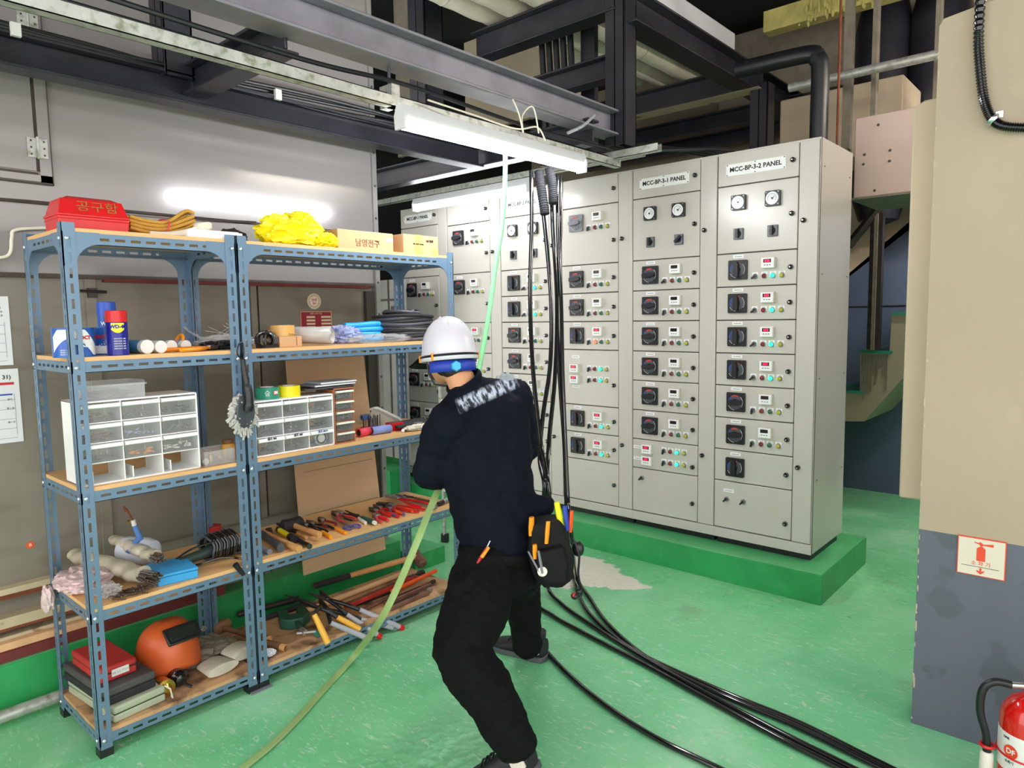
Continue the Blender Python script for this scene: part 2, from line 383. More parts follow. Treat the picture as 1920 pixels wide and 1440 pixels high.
def blob(c, r, k, amp=.15, f=2.2, seed=0, flat=True, sub=4, MBo=None, T=None, ridge=False):
    """crumpled soft lump; bottom flattened at z = c.z - r.z"""
    mb = MBo or MB(); n, m = 12 * sub, 8 * sub; vs = []
    off = Vector((seed * 7.3, seed * 3.1, seed * 1.7))
    def pt(d):
        q = noise.noise(d * f + off) + .5 * noise.noise(d * f * 2.3 + off)
        if ridge: q = .35 - abs(q) * 1.6 + .25 * noise.noise(d * f * 5 + off)
        s = 1 + amp * q; p = Vector((d.x * r[0] * s, d.y * r[1] * s, d.z * r[2] * s))
        if flat and p.z < -r[2] * .8: p.z = -r[2] * .8
        return (c[0] + p.x, c[1] + p.y, c[2] + p.z)
    vs.append(pt(Vector((0, 0, -1))))
    for i in range(1, m):
        a = -PI / 2 + PI * i / m
        for j in range(n):
            t = 2 * PI * j / n; vs.append(pt(Vector((math.cos(a) * math.cos(t), math.cos(a) * math.sin(t), math.sin(a)))))
    vs.append(pt(Vector((0, 0, 1)))); e = len(vs) - 1
    fs = [(0, 1 + (j + 1) % n, 1 + j) for j in range(n)]
    for i in range(m - 2):
        for j in range(n): a = 1 + i * n; fs.append((a + j, a + (j + 1) % n, a + n + (j + 1) % n, a + n + j))
    a = 1 + (m - 2) * n; fs += [(a + j, a + (j + 1) % n, e) for j in range(n)]
    mb.add(vs, fs, k, T); return mb
def spline(P, n=8):
    P = [Vector(p) for p in P]; out = []
    for i in range(len(P) - 1):
        p0 = P[max(i - 1, 0)]; p1 = P[i]; p2 = P[i + 1]; p3 = P[min(i + 2, len(P) - 1)]
        for j in range(n):
            t = j / n; out.append(.5 * ((2 * p1) + (p2 - p0) * t + (2 * p0 - 5 * p1 + 4 * p2 - p3) * t * t + (3 * p1 - p0 - 3 * p2 + p3) * t ** 3))
    out.append(P[-1]); return out

# ------------------------------------------------------------------ the room
XW = -3.26; YP = 3.789; XR = -2.6; XB = -3.03
struct(MB().bb((-6, -2.2, -.1), (3, 8, 0), 'floor').build('floor'))
struct(MB().bb((-6, -2.2, 3.95), (3, 8, 4.05), 'ceiling').build('ceiling'))
struct(MB().bb((-6, 6.6, 0), (3, 6.75, 4), 'cream').build('wall_back'))
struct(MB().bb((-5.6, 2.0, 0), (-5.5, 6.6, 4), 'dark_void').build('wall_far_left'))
# left wall of sheet metal
mb = MB(); mb.bb((XW - .06, -2, 1.985), (XW, 2.515, 3.35), 'wall_metal')
mb.bb((XW - .06, -2, 1.70), (XW - .012, 2.515, 1.985), 'wall_metal')
mb.bb((XW - .06, -2, 1.974), (XW - .004, 2.515, 1.984), 'seam')
for y0, y1 in ((-2, .62), (.62, 1.02), (1.06, 1.745), (1.80, 2.50)):
    mb.bb((XW - .08, y0, .2), (XW - .03, y1, 1.69), 'wall_low')
mb.bb((XW - .06, 1.02, .2), (XW - .015, 1.06, 1.69), 'wall_low'); mb.bb((XW - .06, 1.755, .2), (XW - .02, 1.785, 1.69), 'wall_low')
mb.bb((XW - .09, -2, .2), (XW - .075, 2.5, 1.7), 'cab_gap')
mb.bb((XW - .06, -2, 1.686), (XW - .002, 2.5, 1.704), 'seam')
mb.bb((XW - .04, 1.09, 1.675), (XW + .004, 2.46, 1.69), 'dark_red')
struct(mb.build('wall_left'))
mb = MB(); mb.bb((XW - .06, 2.5, .2), (XW + .012, 2.53, 3.35), 'wall_edge')
for i in range(16): mb.ell((XW + .013, 2.515, .45 + i * .18), (.006, .007, .007), 'dk_grey', n=8, m=6)
mb.bb((XW - .06, 2.44, .2), (XW - .004, 2.5, 1.66), 'cab_gap')
struct(mb.build('trim_1'))
mb = MB(); mb.bb((XW - .05, -2, .452), (XW + .02, .95, .475), 'cream_rail'); mb.bb((XW - .02, -2, .435), (XW + .025, .95, .452), 'rust')
mb.bb((XW - .05, .95, .44), (XW + .0, 2.4, .50), 'wall_low'); struct(mb.build('trim_2'))
mb = MB(); mb.bb((XW - .05, -2, .325), (XW + .035, .98, .365), 'cream_rail'); mb.bb((XW - .03, -2, .315), (XW + .038, .98, .325), 'rust'); struct(mb.build('trim_3'))
mb = MB(); mb.bb((XW - .03, -2, .245), (XW + .06, 1.62, .275), 'wood_lt'); mb.bb((XW - .03, -2, .275), (XW + .03, 1.62, .29), 'cream_rail'); struct(mb.build('trim_4', bev=.002))
mb = MB(); mb.bb((XW - .03, -2, .204), (XW + .075, 1.5, .244), 'dark_red'); struct(mb.build('trim_5', bev=.003))
# green kerb along the left wall
mb = MB(); mb.bb((-3.5, -2, 0), (-3.164, 2.55, .203), 'green'); mb.bb((-3.5, -2, .203), (-3.168, 2.546, .206), 'green_top'); struct(mb.build('trim_6', bev=.008))
# plinth under the switchboards
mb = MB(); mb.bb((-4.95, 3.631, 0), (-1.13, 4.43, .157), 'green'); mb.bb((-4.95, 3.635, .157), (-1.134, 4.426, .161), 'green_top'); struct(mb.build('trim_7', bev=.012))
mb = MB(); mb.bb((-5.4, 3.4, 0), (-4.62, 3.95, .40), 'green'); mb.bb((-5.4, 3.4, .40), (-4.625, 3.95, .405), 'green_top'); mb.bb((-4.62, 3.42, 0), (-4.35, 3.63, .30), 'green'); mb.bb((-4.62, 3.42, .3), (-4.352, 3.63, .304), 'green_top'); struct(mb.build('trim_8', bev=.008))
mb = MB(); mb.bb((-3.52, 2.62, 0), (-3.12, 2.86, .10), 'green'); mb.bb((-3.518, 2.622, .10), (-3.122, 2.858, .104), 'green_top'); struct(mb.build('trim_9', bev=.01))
# grey sheet metal return seen past the end of the wall
mb = MB(); mb.bb((-4.9, 3.42, .42), (-4.12, 3.45, 1.8), 'wall_edge'); mb.bb((-4.30, 3.415, .42), (-4.285, 3.42, 1.8), 'cab_gap'); mb.bb((-4.26, 3.412, 1.3), (-4.14, 3.42, 1.6), 'seam'); mb.bb((-4.9, 3.41, 1.64), (-4.12, 3.42, 1.655), 'seam'); struct(mb.build('wall_left_return'))
# right hand concrete wall, lower part painted slate
def roughedge(poly, k, y0, y1, name):
    mb = MB(); mb.prism(poly, y0, y1, k, ax=1); return mb
CX = -.537; CY = 2.772
mb = MB()
mb.prism([(CX, 0), (1.6, 0), (1.6, .727), (CX, .727)], CY, 3.0, 'slate', ax=1)
mb.prism([(CX, .727), (1.6, .727), (1.6, 2.53), (-.40, 2.48), (CX + .012, 2.462), (CX, 2.44)], CY, 3.0, 'cream', ax=1)
for i in range(34):   # chipped arris
    z = random.uniform(.02, 2.4); mb.ell((CX + random.uniform(.001, .005), CY + random.uniform(.0, .003), z), (random.uniform(.002, .005), .004, random.uniform(.004, .022)), 'chip', n=6, m=5)
struct(mb.build('wall_right', bev=.006))
mb = MB(); mb.prism([(-.655, .775), (1.2, .775), (1.2, 2.35), (-.62, 2.27), (-.655, 2.25)], 3.0, 3.32, 'cream_fl', ax=1); struct(mb.build('wall_rear', bev=.008))
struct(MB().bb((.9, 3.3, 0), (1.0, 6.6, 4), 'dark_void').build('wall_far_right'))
# stair wall behind: cream above a sloping blue dado
a = on(1, 6.3, 1598, 507); b = on(1, 6.3, 1700, 420); sl = (b.z - a.z) / (b.x - a.x)
mb = MB(); f = lambda x: a.z + sl * (x - a.x)
mb.prism([(-2.2, 0), (.9, 0), (.9, f(.9)), (-2.2, f(-2.2))], 6.3, 6.4, 'slate_blue', ax=1)
mb.prism([(-2.2, f(-2.2)), (.9, f(.9)), (.9, 3.94), (-2.2, 3.94)], 6.3, 6.4, 'cream_fl', ax=1)
z = on(1, 6.3, 1640, 572).z; mb.bb((-2.2, 6.285, z - .006), (.9, 6.3, z + .006), 'slate')
struct(mb.build('wall_stair'))

# stairs: stepped concrete stringer
st = thing('concrete_stair', 'pale concrete stair flight with green treads and drip stains behind the switchboards', 'stairs')
Y5 = 5.5; g = lambda px, py: (lambda v: (v.x, v.z))(on(1, Y5, px, py))
poly = [g(1560, 735), g(1612, 733), g(1613, 662), g(1668, 660), g(1672, 591), g(1730, 588), g(1730, 520), g(1800, 518), g(1800, 620), g(1690, 712), g(1620, 790), g(1560, 790)]
MB().prism(poly, Y5, 6.30, 'cream', ax=1).build('stringer', st)
mb = MB()
for p, q in (((1560, 735), (1612, 733)), ((1613, 662), (1668, 660)), ((1672, 591), (1730, 588))):
    u, v = g(*p), g(*q); mb.bb((u[0], Y5 - .01, u[1]), (v[0] + .02, Y5 + .55, u[1] + .02), 'teal')
mb.build('tread', st)
mb = MB()
for i in range(14):
    x = 1617 + i * 3.6; u = g(x, 664); v = g(x, random.uniform(690, 750)); mb.bb((u[0] - .004, Y5 - .004, v[1]), (u[0] + .004, Y5, u[1]), 'leather')
mb.build('drip_stain', st)
hr = thing('stair_railing', 'dark bronze stair railing with one post and a sloping rail', 'railing')
gp = lambda px, py: on(1, 5.45, px, py)
mb = MB(); p, q = gp(1645, 400), gp(1646, 656); mb.bb((p.x - .04, 5.44, q.z), (p.x + .04, 5.5, p.z), 'dk_steel'); mb.bb((p.x - .012, 5.43, q.z), (p.x + .012, 5.44, p.z), 'leather'); mb.build('post', hr)
MB().cyl(gp(1652, 385), gp(1590, 462), .032, 'dk_steel', n=6).build('sloping_rail', hr)

# pink duct box and things high on the right
d = thing('duct_box', 'pale pink sheet metal duct box beside the last switchboard', 'duct')
mb = MB(); a1 = on(1, 4.5, 1604, 232); a2 = on(1, 4.5, 1600, 372)
mb.bb((a1.x, 4.5, a2.z), (-.4, 5.05, a1.z + .03), 'pink_duct'); o = mb.build('casing', d, bev=.004)
mb = MB()
for px, py in ((1647, 234), (1621, 290), (1619, 308), (1668, 302), (1640, 357), (1669, 282)): v = on(1, 4.5, px, py); mb.ell((v.x, 4.499, v.z), (.008, .006, .008), 'dk_grey', n=8, m=6)
mb.build('rivets', d)['kind'] = 'stuff'
MB().bb((a1.x - .01, 4.48, a2.z - .012), (-.4, 5.06, a2.z), 'leather').build('flange', d)
def xz(y, px, py): v = on(1, y, px, py); return (v.x, v.z)
d = MB(); u = xz(5.3, 1462, 215); v = xz(5.3, 1600, 262); d.bb((u[0], 5.3, v[1] - .12), (v[0] + .3, 5.8, u[1] + .1), 'cream_fl'); tag(d.build('cream_duct', bev=.01), 'cream rectangular duct casing running behind the black pipe', 'duct')
d = MB(); u = xz(5.9, 1480, 60); v = xz(5.9, 1620, 150); d.bb((u[0] - .6, 5.9, v[1]), (v[0], 6.2, u[1] + .1), 'leather'); tag(d.build('upper_duct', bev=.01), 'dim beige duct face high up under the dark ceiling', 'duct')
for i, (px, w_) in enumerate(((1598, .05), (1528 + 110, .03), (1755, .03))):
    y = 5.0; v = on(1, y, px - (10 if i == 0 else 0), 150); mb = MB(); mb.bb((v.x - w_ / 2, y, .2 if i == 0 else 2.2), (v.x + w_ / 2, y + .06, 3.9), 'leather')
    tag(mb.build('support_post'), ['tall thin tan metal post behind the black vertical pipe', 'thin grey post between the two dark round tanks', 'thin brown post beside the tall concrete wall'][i], 'post')
for px, r, lab in ((1655, .2, 'dark round tank high up, left one of two behind the diagonal pipe'), (1762, .2, 'dark round tank high up, right one nearer the concrete wall')):
    v = on(1, 6.0, px, 150); MB_ = MB().lathe([(.02, 2.15), (r * .7, 2.2), (r, 2.4), (r, 3.6), (r * .8, 3.8), (.02, 3.85)], 'black_beam', Matrix.Translation((v.x, 6.0, 0))); tag(MB_.build('storage_tank'), lab, 'tank')
p = on(1, 4.8, 1480, 165); q = Vector((.9, 4.8, p.z))
tag(MB().cyl((p.x, 4.8, p.z), (q.x, 4.8, p.z), .028, 'galv').build('galvanized_pipe'), 'thin galvanized pipe crossing in front of the round tanks', 'pipe')
# black pipe with elbow behind the last cabinet
P = [(-1.372, 4.15, 2.393), (-1.372, 4.15, 2.60), (-1.372, 4.15, 2.84), (-1.39, 4.15, 2.90), (-1.45, 4.15, 2.935), (-1.85, 4.15, 2.945)]
tag(MB().tube(spline(P, 5), .048, 'blk', 16).build('black_pipe'), 'thick black pipe rising behind the last switchboard and bending left', 'pipe')
tag(MB().cyl((-1.35, 4.4, 3.9), (-1.35, 4.4, 2.4), .007, 'rust', n=6).build('hanger_rod'), 'thin rusty rod hanging beside the thick black elbow pipe', 'rod')
t = thing('foam_beam', 'beam coloured as lit yellow, with sprayed foam along the ceiling at top right', 'beam')
MB().bb((-2.2, 5.38, 3.6), (-.4, 5.5, 3.75), 'foam').build('beam_body', t)
mb = MB()
for i in range(60): x = random.uniform(-1.95, -1.15); mb.ell((x, 5.40 + random.uniform(-.05, .03), 3.6 + random.uniform(0, .1)), (.012, .012, random.uniform(.02, .05)), 'foam', n=7, m=5)
mb.build('foam_tufts', t)['kind'] = 'stuff'

# ------------------------------------------------------------------ overhead steel
def ibeam(name, label, ax, a, b, c, zb, h, w, k='black_beam', lit_underside=None):
    """I-section along axis ax from a to b; c = centre on the other axis"""
    mb = MB(); t = .012
    def bx(o0, o1, z0, z1, kk=k):
        if ax == 1: mb.bb((c + o0, a, z0), (c + o1, b, z1), kk)
        else: mb.bb((a, c + o0, z0), (b, c + o1, z1), kk)
    bx(-w / 2, w / 2, zb, zb + t); bx(-w / 2, w / 2, zb + h - t, zb + h); bx(-.006, .006, zb + t, zb + h - t)
    if lit_underside: bx(-w / 2, w / 2, zb - .001, zb, lit_underside)  # thin pale sheet paints light onto the beam's underside
    return tag(mb.build(name, bev=.003), label, 'beam')
ibeam('steel_beam', 'dark steel beam along the left wall carrying a cable bundle', 1, -.6, 3.12, -3.02, 2.40, .12, .1)
ibeam('steel_beam', 'large grey steel beam running above the bright tube light', 1, -.6, 3.40, -2.24, 2.49, .135, .125, 'beam_grey')
ibeam('steel_beam', 'short dark cross beam above the red case joining two long beams', 0, -3.0, -2.28, 1.40, 2.44, .12, .1)
ibeam('steel_beam', 'dark cross beam behind the farther tube light', 0, -4.6, -2.2, 3.16, 2.41, .13, .1)
ibeam('steel_beam', 'black cross beam high up in front of the wrapped pipes', 0, -3.3, -2.2, 3.42, 3.16, .17, .12)
ibeam('steel_beam', 'dark lower cross beam meeting the black post behind the cable riser', 0, -3.0, -2.25, 3.44, 2.82, .13, .1)
ibeam('steel_beam', 'wide black beam running back from the post top beside wrapped pipes', 1, 3.4, 5.9, -2.16, 3.08, .17, .15)
ibeam('steel_beam', 'black cross beam under the ends of the wrapped pipes', 0, -4.2, -2.05, 5.02, 3.08, .17, .15, lit_underside='cream_rail')  # black bottom flange coloured pale as if lit from below
ibeam('steel_beam', 'second black cross beam behind the wrapped pipes, lower in view', 0, -4.4, -2.05, 5.85, 3.08, .14, .13)
ibeam('steel_beam', 'third and farthest black cross beam near the back wall', 0, -4.6, -2.05, 6.3, 3.05, .12, .13)
def post(x, y, z0, z1, w, label):
    mb = MB(); mb.bb((x - w / 2, y - w / 2, z0), (x + w / 2, y - w / 2 + .012, z1), 'black_beam'); mb.bb((x - w / 2, y + w / 2 - .012, z0), (x + w / 2, y + w / 2, z1), 'black_beam'); mb.bb((x - .006, y - w / 2, z0), (x + .006, y + w / 2, z1), 'black_beam')
    mb.bb((x + w / 2 - .012, y - w / 2, z0), (x + w / 2, y + w / 2, z1), 'black_beam')
    return tag(mb.build('steel_post', bev=.003), label, 'post')
post(-2.205, 3.43, 2.44, 3.94, .125, 'heavy black steel post hanging down beside the end of the tube light')
post(-2.07, 5.07, 2.1, 3.12, .13, 'black steel post above the two labelled rightmost switchboards')
post(-3.03, 1.33, 2.5, 3.1, .12, 'short dark steel post rising from the wall beam above the red case')
post(-3.55, 3.2, 2.6, 3.94, .16, 'dark steel post high behind the large grey beam')
MB_ = MB().bb((-4.6, 4.6, 3.15), (-3.3, 4.65, 3.94), 'cream_fl'); tag(MB_.build('wall_board', bev=.003), 'beige board panel high behind the large grey beam', 'panel')
MB_ = MB().bb((-4.35, 3.6, 2.75), (-3.95, 3.63, 3.94), 'leather'); tag(MB_.build('wall_board', bev=.003), 'brown board panel high up just left of the beige board', 'panel')
# galvanized strut holding the lights
def chan(name, label, ax, a, b, c, z, w=.042, h=.04):
    mb = MB()
    for o0, o1, z0, z1 in ((-w / 2, w / 2, z, z + .003), (-w / 2, -w / 2 + .003, z, z + h), (w / 2 - .003, w / 2, z, z + h)):
        if ax == 1: mb.bb((c + o0, a, z0), (c + o1, b, z1), 'galv')
        else: mb.bb((a, c + o0, z0), (b, c + o1, z1), 'galv')
    return tag(mb.build(name), label, 'strut')
chan('strut_channel', 'greenish galvanized strut channel carrying the bright tube light', 1, -.5, 3.42, -2.22, 2.325)
chan('strut_channel', 'dim galvanized strut channel above the farther tube light', 0, -4.5, -2.1, 3.50, 2.385)
chan('strut_channel', 'short galvanized strut crossing under the hanging black post', 0, -2.5, -1.92, 3.36, 2.36)
mb = MB(); mb.cyl((-2.25, 1.83, 2.36), (-2.25, 1.83, 2.52), .006, 'dk_grey', n=8); mb.bb((-2.275, 1.8, 2.325), (-2.2, 1.84, 2.41), 'galv'); tag(mb.build('strut_hanger'), 'small galvanized hanger bracket at the left end of the bright tube light', 'bracket')
def light(name, label, ax, a, b, c, z, k='tube'):
    t = thing(name, label, 'light', (a if ax == 0 else c, c if ax == 0 else a, z), 0 if ax == 0 else PI / 2)
    L_ = b - a
    MB().prism([(-.012, .062), (.012, .062), (.026, .03), (.026, .014), (-.026, .014), (-.026, .03)], .012, L_ - .012, 'fixture', ax=0).build('housing', t, bev=.002)
    MB().tube([(.012, 0, -.006), (L_ - .012, 0, -.006)], .027, k, 16, flat=.95).build('diffuser', t)
    for x in (0, L_ - .012): MB().prism([(-.014, .064), (.014, .064), (.032, .02), (.028, -.032), (-.028, -.032), (-.032, .02)], x, x + .012, 'fixture', ax=0).build('end_cap', t)
    return t
light('tube_light', 'bright white tube light with grey housing under the strut, nearest the viewer', 1, 1.80, 3.0, -2.16, 2.262)
light('tube_light', 'farther white tube light running across in front of the left switchboards', 0, -4.05, -2.93, 3.50, 2.325, 'tube_dim')
light('tube_light', 'unseen tube light added overhead behind the viewer to light the concrete wall', 1, -.5, .7, .35, 2.75)  # added out of view, brightens the right hand concrete wall
light('tube_light', 'unseen tube light added over the passage to brighten the cabinet side', 1, 3.6, 4.8, .25, 3.1, 'tube_fill_passage')  # added fill behind the wall, lights the last cabinet's side
light('tube_light', 'unseen tube light added beside the stairs to brighten the stair wall', 0, -.78, .3, 5.3, 2.62, 'tube_fill_stair')  # added fill kept out of sight, lifts the dark stair area
# thin cables on the strut and wall beam
def cable(name, label, P, r, k='blk', n=8, sub=8, group=None, cat='cable'):
    return tag(MB().tube(spline(P, sub), r, k, n).build(name), label, cat, group)
cable('overhead_cable', 'thin black cable along the top of the strut above the light', [(-2.19, -.4, 2.44), (-2.19, .6, 2.41), (-2.2, 1.4, 2.40), (-2.2, 1.9, 2.42), (-2.18, 2.6, 2.39), (-2.2, 3.4, 2.41)], .009)
cable('overhead_cable', 'second black cable lying on the strut channel', [(-2.235, -.4, 2.39), (-2.235, 1.5, 2.375), (-2.235, 2.4, 2.38), (-2.24, 3.4, 2.38)], .008)
for i in range(4):
    y0 = -.3; P = [(-3.0 + .018 * (i % 2), y, 2.53 + .017 * (i // 2) + .02 * math.sin(y * 2.2 + i)) for y in (-.4, .3, .9, 1.25, 1.45, 2.0, 2.6, 3.1)]
    cable('beam_cable', ['upper outer', 'upper inner', 'lower outer', 'lower inner'][i] + ' black cable of the bundle lying on the wall side beam', P, .009, group='cables on the wall side beam')
for i, y in enumerate((.75, 1.75)):
    tag(MB().bb((-2.972, y, 2.50), (-2.955, y + .03, 2.545), 'white').build('cable_clip'), ['white clip on the wall side cable bundle at the left', 'white clip on the wall side cable bundle right of the cross beam'][i], 'clip')
cable('light_cord', 'loose white cord looping above the bright tube light', [(-2.16, 1.95, 2.37), (-2.14, 2.2, 2.355), (-2.13, 2.45, 2.345), (-2.13, 2.6, 2.38), (-2.13, 2.66, 2.33)], .004, 'cord_w')
cable('wire_tie', 'light green wire tied around the strut above the light', [(-2.13, 2.43, 2.47), (-2.12, 2.46, 2.41), (-2.13, 2.5, 2.34), (-2.15, 2.52, 2.42), (-2.12, 2.56, 2.46), (-2.12, 2.6, 2.35)], .0035, 'cord_w')
cable('wire_tie', 'grey strap end sticking out by the large grey beam', [(-2.14, 2.85, 2.40), (-2.12, 2.95, 2.45), (-2.12, 3.05, 2.52)], .008, 'grey_grip')
# cables resting on the cabinet tops behind the post
for i in range(4):
    cable('tray_cable', ['topmost', 'second', 'third', 'lowest'][i] + ' black cable running over the cabinet tops by the hanging post', [(-2.5, 3.15 + .03 * i, 2.43 + .01 * i), (-2.2, 3.52, 2.47 - .012 * i), (-1.95 + .05 * i, 3.85, 2.43), (-1.9 + .04 * i, 4.1, 2.405)], .011, group='cables over the cabinet tops')
# wrapped pipes
for i, (x, z, r, y1) in enumerate(((-2.56, 3.42, .066, 5.6), (-2.74, 3.40, .074, 5.5), (-2.95, 3.40, .07, 5.3), (-3.17, 3.42, .066, 5.2))):
    t = thing('wrapped_pipe', ['cream wrapped insulated pipe, first from the wide black beam', 'cream wrapped insulated pipe, second from the wide black beam', 'cream wrapped insulated pipe, third from the wide black beam', 'cream wrapped insulated pipe, farthest from the wide black beam'][i], 'pipe', (x, 0, z))
    mb = MB(); n = 60; y0 = .2
    mb.tube([(.002 * math.sin(q * 1.7), y0 + (y1 - y0) * q / n, .002 * math.cos(q * 2.3)) for q in range(n + 1)], [r * (1 + .02 * math.sin(q * 2.1)) for q in range(n)] + [r * .6], 'pipe_wrap', 18); mb.build('wrap', t)
    mb = MB(); [mb.tube([(r * 1.03 * math.cos(a * PI / 8), yy + .012 * a / 16, r * 1.03 * math.sin(a * PI / 8)) for a in range(17)], .003, 'galv', 5) for yy in (1.6, 3.0, 3.9, 4.5)]; mb.build('tie_wire', t)
tag(MB().bb((-2.45, 3.6, 3.34), (-2.25, 5.0, 3.5), 'fixture').build('flat_duct', bev=.005), 'long pale flat duct between the wide black beam and wrapped pipes', 'duct')
# cable riser bundle behind the light
for i in range(5):
    x = -2.86 + .055 * i
    cable('riser_cable', ['first', 'second', 'third', 'fourth', 'fifth'][i] + ' from left of the black cables rising past the upper cross beams', [(x, 3.55, 2.45), (x + .01, 3.56, 2.8), (x - .01, 3.55, 3.4), (x, 3.55, 3.9)], .02, 'blk', 10, group='riser cables')
mb = MB(); mb.bb((-2.60, 3.6, 2.5), (-2.5, 3.64, 3.9), 'black_beam'); tag(mb.build('riser_tray'), 'dark vertical tray plate beside the riser cables', 'tray')

# ------------------------------------------------------------------ things on the left wall
h = thing('wall_hatch', 'hinged sheet metal hatch at the upper left of the metal wall', 'hatch', (XW, 0, 0))
MB().bb((0, -.9, 2.10), (.012, .872, 2.9), 'wall_metal').build('hatch_leaf', h)
mb = MB(); mb.bb((0, .885, 2.06), (.01, .925, 3.0), 'wall_metal'); mb.bb((0, -.9, 2.06), (.01, .925, 2.085), 'wall_metal'); mb.bb((0, .925, 2.05), (.013, .928, 3.0), 'seam'); mb.bb((0, .876, 2.1), (.004, .884, 2.9), 'seam'); mb.bb((0, -.9, 2.05), (.013, .928, 2.056), 'seam'); mb.bb((0, -.9, 2.088), (.004, .88, 2.096), 'seam'); mb.build('hatch_frame', h)
for z in (2.15, 2.62):
    mb = MB(); mb.bb((.012, .845, z), (.018, .875, z + .075), 'galv'); mb.bb((.012, .884, z), (.018, .914, z + .075), 'galv'); mb.cyl((.019, .88, z - .004), (.019, .88, z + .08), .005, 'galv', n=8)
    for q in (.012, .038, .064): mb.ell((.018, .858, z + q), (.003, .004, .004), 'seam', n=6, m=5); mb.ell((.018, .902, z + q), (.003, .004, .004), 'seam', n=6, m=5)
    mb.build('hinge', h)
def yz(px, py, x=XW): v = on(0, x, px, py); return (v.y, v.z)
# papers
def paper(label, y0, y1, z0, z1, kind):
    t = thing('paper_notice', label, 'paper', (XW - .028, 0, 0)); MB().bb((0, y0, z0), (.002, y1, z1), 'paper').build('sheet', t)
    mb = MB()
    n = 5
    for i in range(n): z = z1 - (z1 - z0) * (.42 + .13 * i); mb.bb((.002, y0 + .01, z), (.0026, y1 - .018, z + .0015), 'paper_line')
    mb.bb((.002, y1 - .02, z0 + .03), (.0026, y1 - .0185, z1 - .1), 'paper_line')
    if kind: mb.bb((.002, y1 - .075, z1 - .062), (.0026, y1 - .017, z1 - .052), 'paper_red'); mb.bb((.002, y1 - .085, z1 - .103), (.0026, y1 - .025, z1 - .097), 'blue')
    mb.build('ruled_lines', t)
    if kind: text('31)', .022, 'ink', parent=t, loc=(.0025, y1 - .04, z1 - .032), rot=RW, bold=.0004)
    for i, z in enumerate((z1 - .12, z1 - .155, z1 - .21) if kind else (z1 - .045, z1 - .06, z1 - .075)): text('제 1 호' if i else '관리', .009, 'ink', parent=t, loc=(.0025, y1 - .035, z), rot=RW)
paper('upper white paper notice cut off by the left edge of the picture', .50, .752, 1.345, 1.612, 0)
paper('lower white paper notice with red heading beside the shelf post', .50, .765, 1.04, 1.33, 1)
t = thing('round_sticker', 'round cream sticker with red centre above the red plate', 'sticker', (XW - .03, 2.118, 1.602)); MB().lathe([(.042, 0), (.042, .001)], 'st_cream', ax='x').build('disc', t)
mb = MB(); mb.lathe([(.022, 0), (.022, .0016)], 'white', ax='x'); mb.build('inner_disc', t)
text('안전', .018, 'red', parent=t, loc=(.002, 0, .005), rot=RW, bold=.0005); text('점검', .012, 'red', parent=t, loc=(.002, 0, -.012), rot=RW, bold=.0003)
mb = MB()
for i in range(20): a = i * PI / 10; mb.box((.0015, .032 * math.cos(a), .032 * math.sin(a)), (.001, .004, .004), 'leather')
mb.build('rim_print', t)
t = thing('red_plate', 'dark red notice plate with cream table rows on the wall', 'sign', (XW - .03, 2.126, 1.495)); MB().bb((0, -.097, -.055), (.002, .097, .055), 'st_red').build('plate', t)
mb = MB()
for i in range(5): z = .024 - i * .018; mb.bb((.002, -.06, z - .006), (.003, -.008, z + .004), 'st_cream'); mb.bb((.002, .03, z - .006), (.003, .09, z + .004), 'st_cream')
mb.bb((.002, -.095, .05), (.003, .095, .053), 'st_cream'); mb.bb((.002, -.0955, -.053), (.003, -.093, .053), 'st_cream'); mb.bb((.002, .093, -.053), (.003, .0955, .053), 'st_cream'); mb.build('table_print', t)
text('안전 수칙 안내', .012, 'st_cream', parent=t, loc=(.0025, 0, .04), rot=RW)
v = yz(57, 1022, XW - .03); t = thing('orange_sticker', 'small round orange sticker low on the wall left of the shelf', 'sticker', (XW - .03, v[0], v[1])); MB().lathe([(.014, 0), (.014, .001)], 'or_red', ax='x', n=16).build('disc', t); text('품', .014, 'white', parent=t, loc=(.0015, 0, 0), rot=RW)
# latch and cord
mb = MB(); y, z = yz(172, 545, XW - .02); mb.bb((XW - .02, y - .02, z - .03), (XW + .0, y + .015, z + .01), 'dk_steel'); mb.cyl((XW, y - .05, z - .002), (XW, y + .05, z - .006), .006, 'dk_steel', n=8); tag(mb.build('door_latch'), 'small dark latch on the wall seam behind the left shelf', 'latch')
P = [on(0, XW + .02, *q) for q in ((-20, 484), (10, 481), (20, 470), (22, 445), (30, 431), (90, 427), (230, 425))]
cable('looped_cable', 'pale cord looping on the wall left of the red case', P, .006, 'cord_w')
P = [on(0, XW + .02, *q) for q in ((0, 372), (95, 380), (240, 398), (400, 411), (480, 416))]
cable('wall_wire', 'thin dark wire stretched along the metal wall behind the top shelf', P, .003, 'seam', 6)
# steel pipe by the kerb
tag(MB().cyl((-3.09, -1, .045), (-3.09, .80, .045), .024, 'galv').build('floor_pipe'), 'grey steel pipe lying along the green kerb at far left', 'pipe')
# flat cardboard behind the right shelf
t = thing('cardboard_sheet', 'large flattened brown cardboard leaning on the wall behind the right shelf', 'cardboard')
T = Matrix.Translation((-3.10, 0, .21)) @ Matrix.Rotation(math.radians(-4), 4, 'Y')
mb = MB(); mb.prism([(1.865, 0), (2.385, 0), (2.335, 1.15), (1.865, 1.15)], 0, .008, 'card', ax=0, T=T); mb.build('sheet', t)
mb = MB(); mb.bb((.008, 1.91, .52), (.0095, 2.34, .522), 'wood_dk', T=T); mb.bb((.008, 1.9, .30), (.0095, 2.36, .302), 'wood_dk', T=T); mb.prism([(2.2, .640), (2.35, .643), (2.2, .655)], .008, .010, 'ink', ax=0, T=T); mb.build('fold_crease', t)

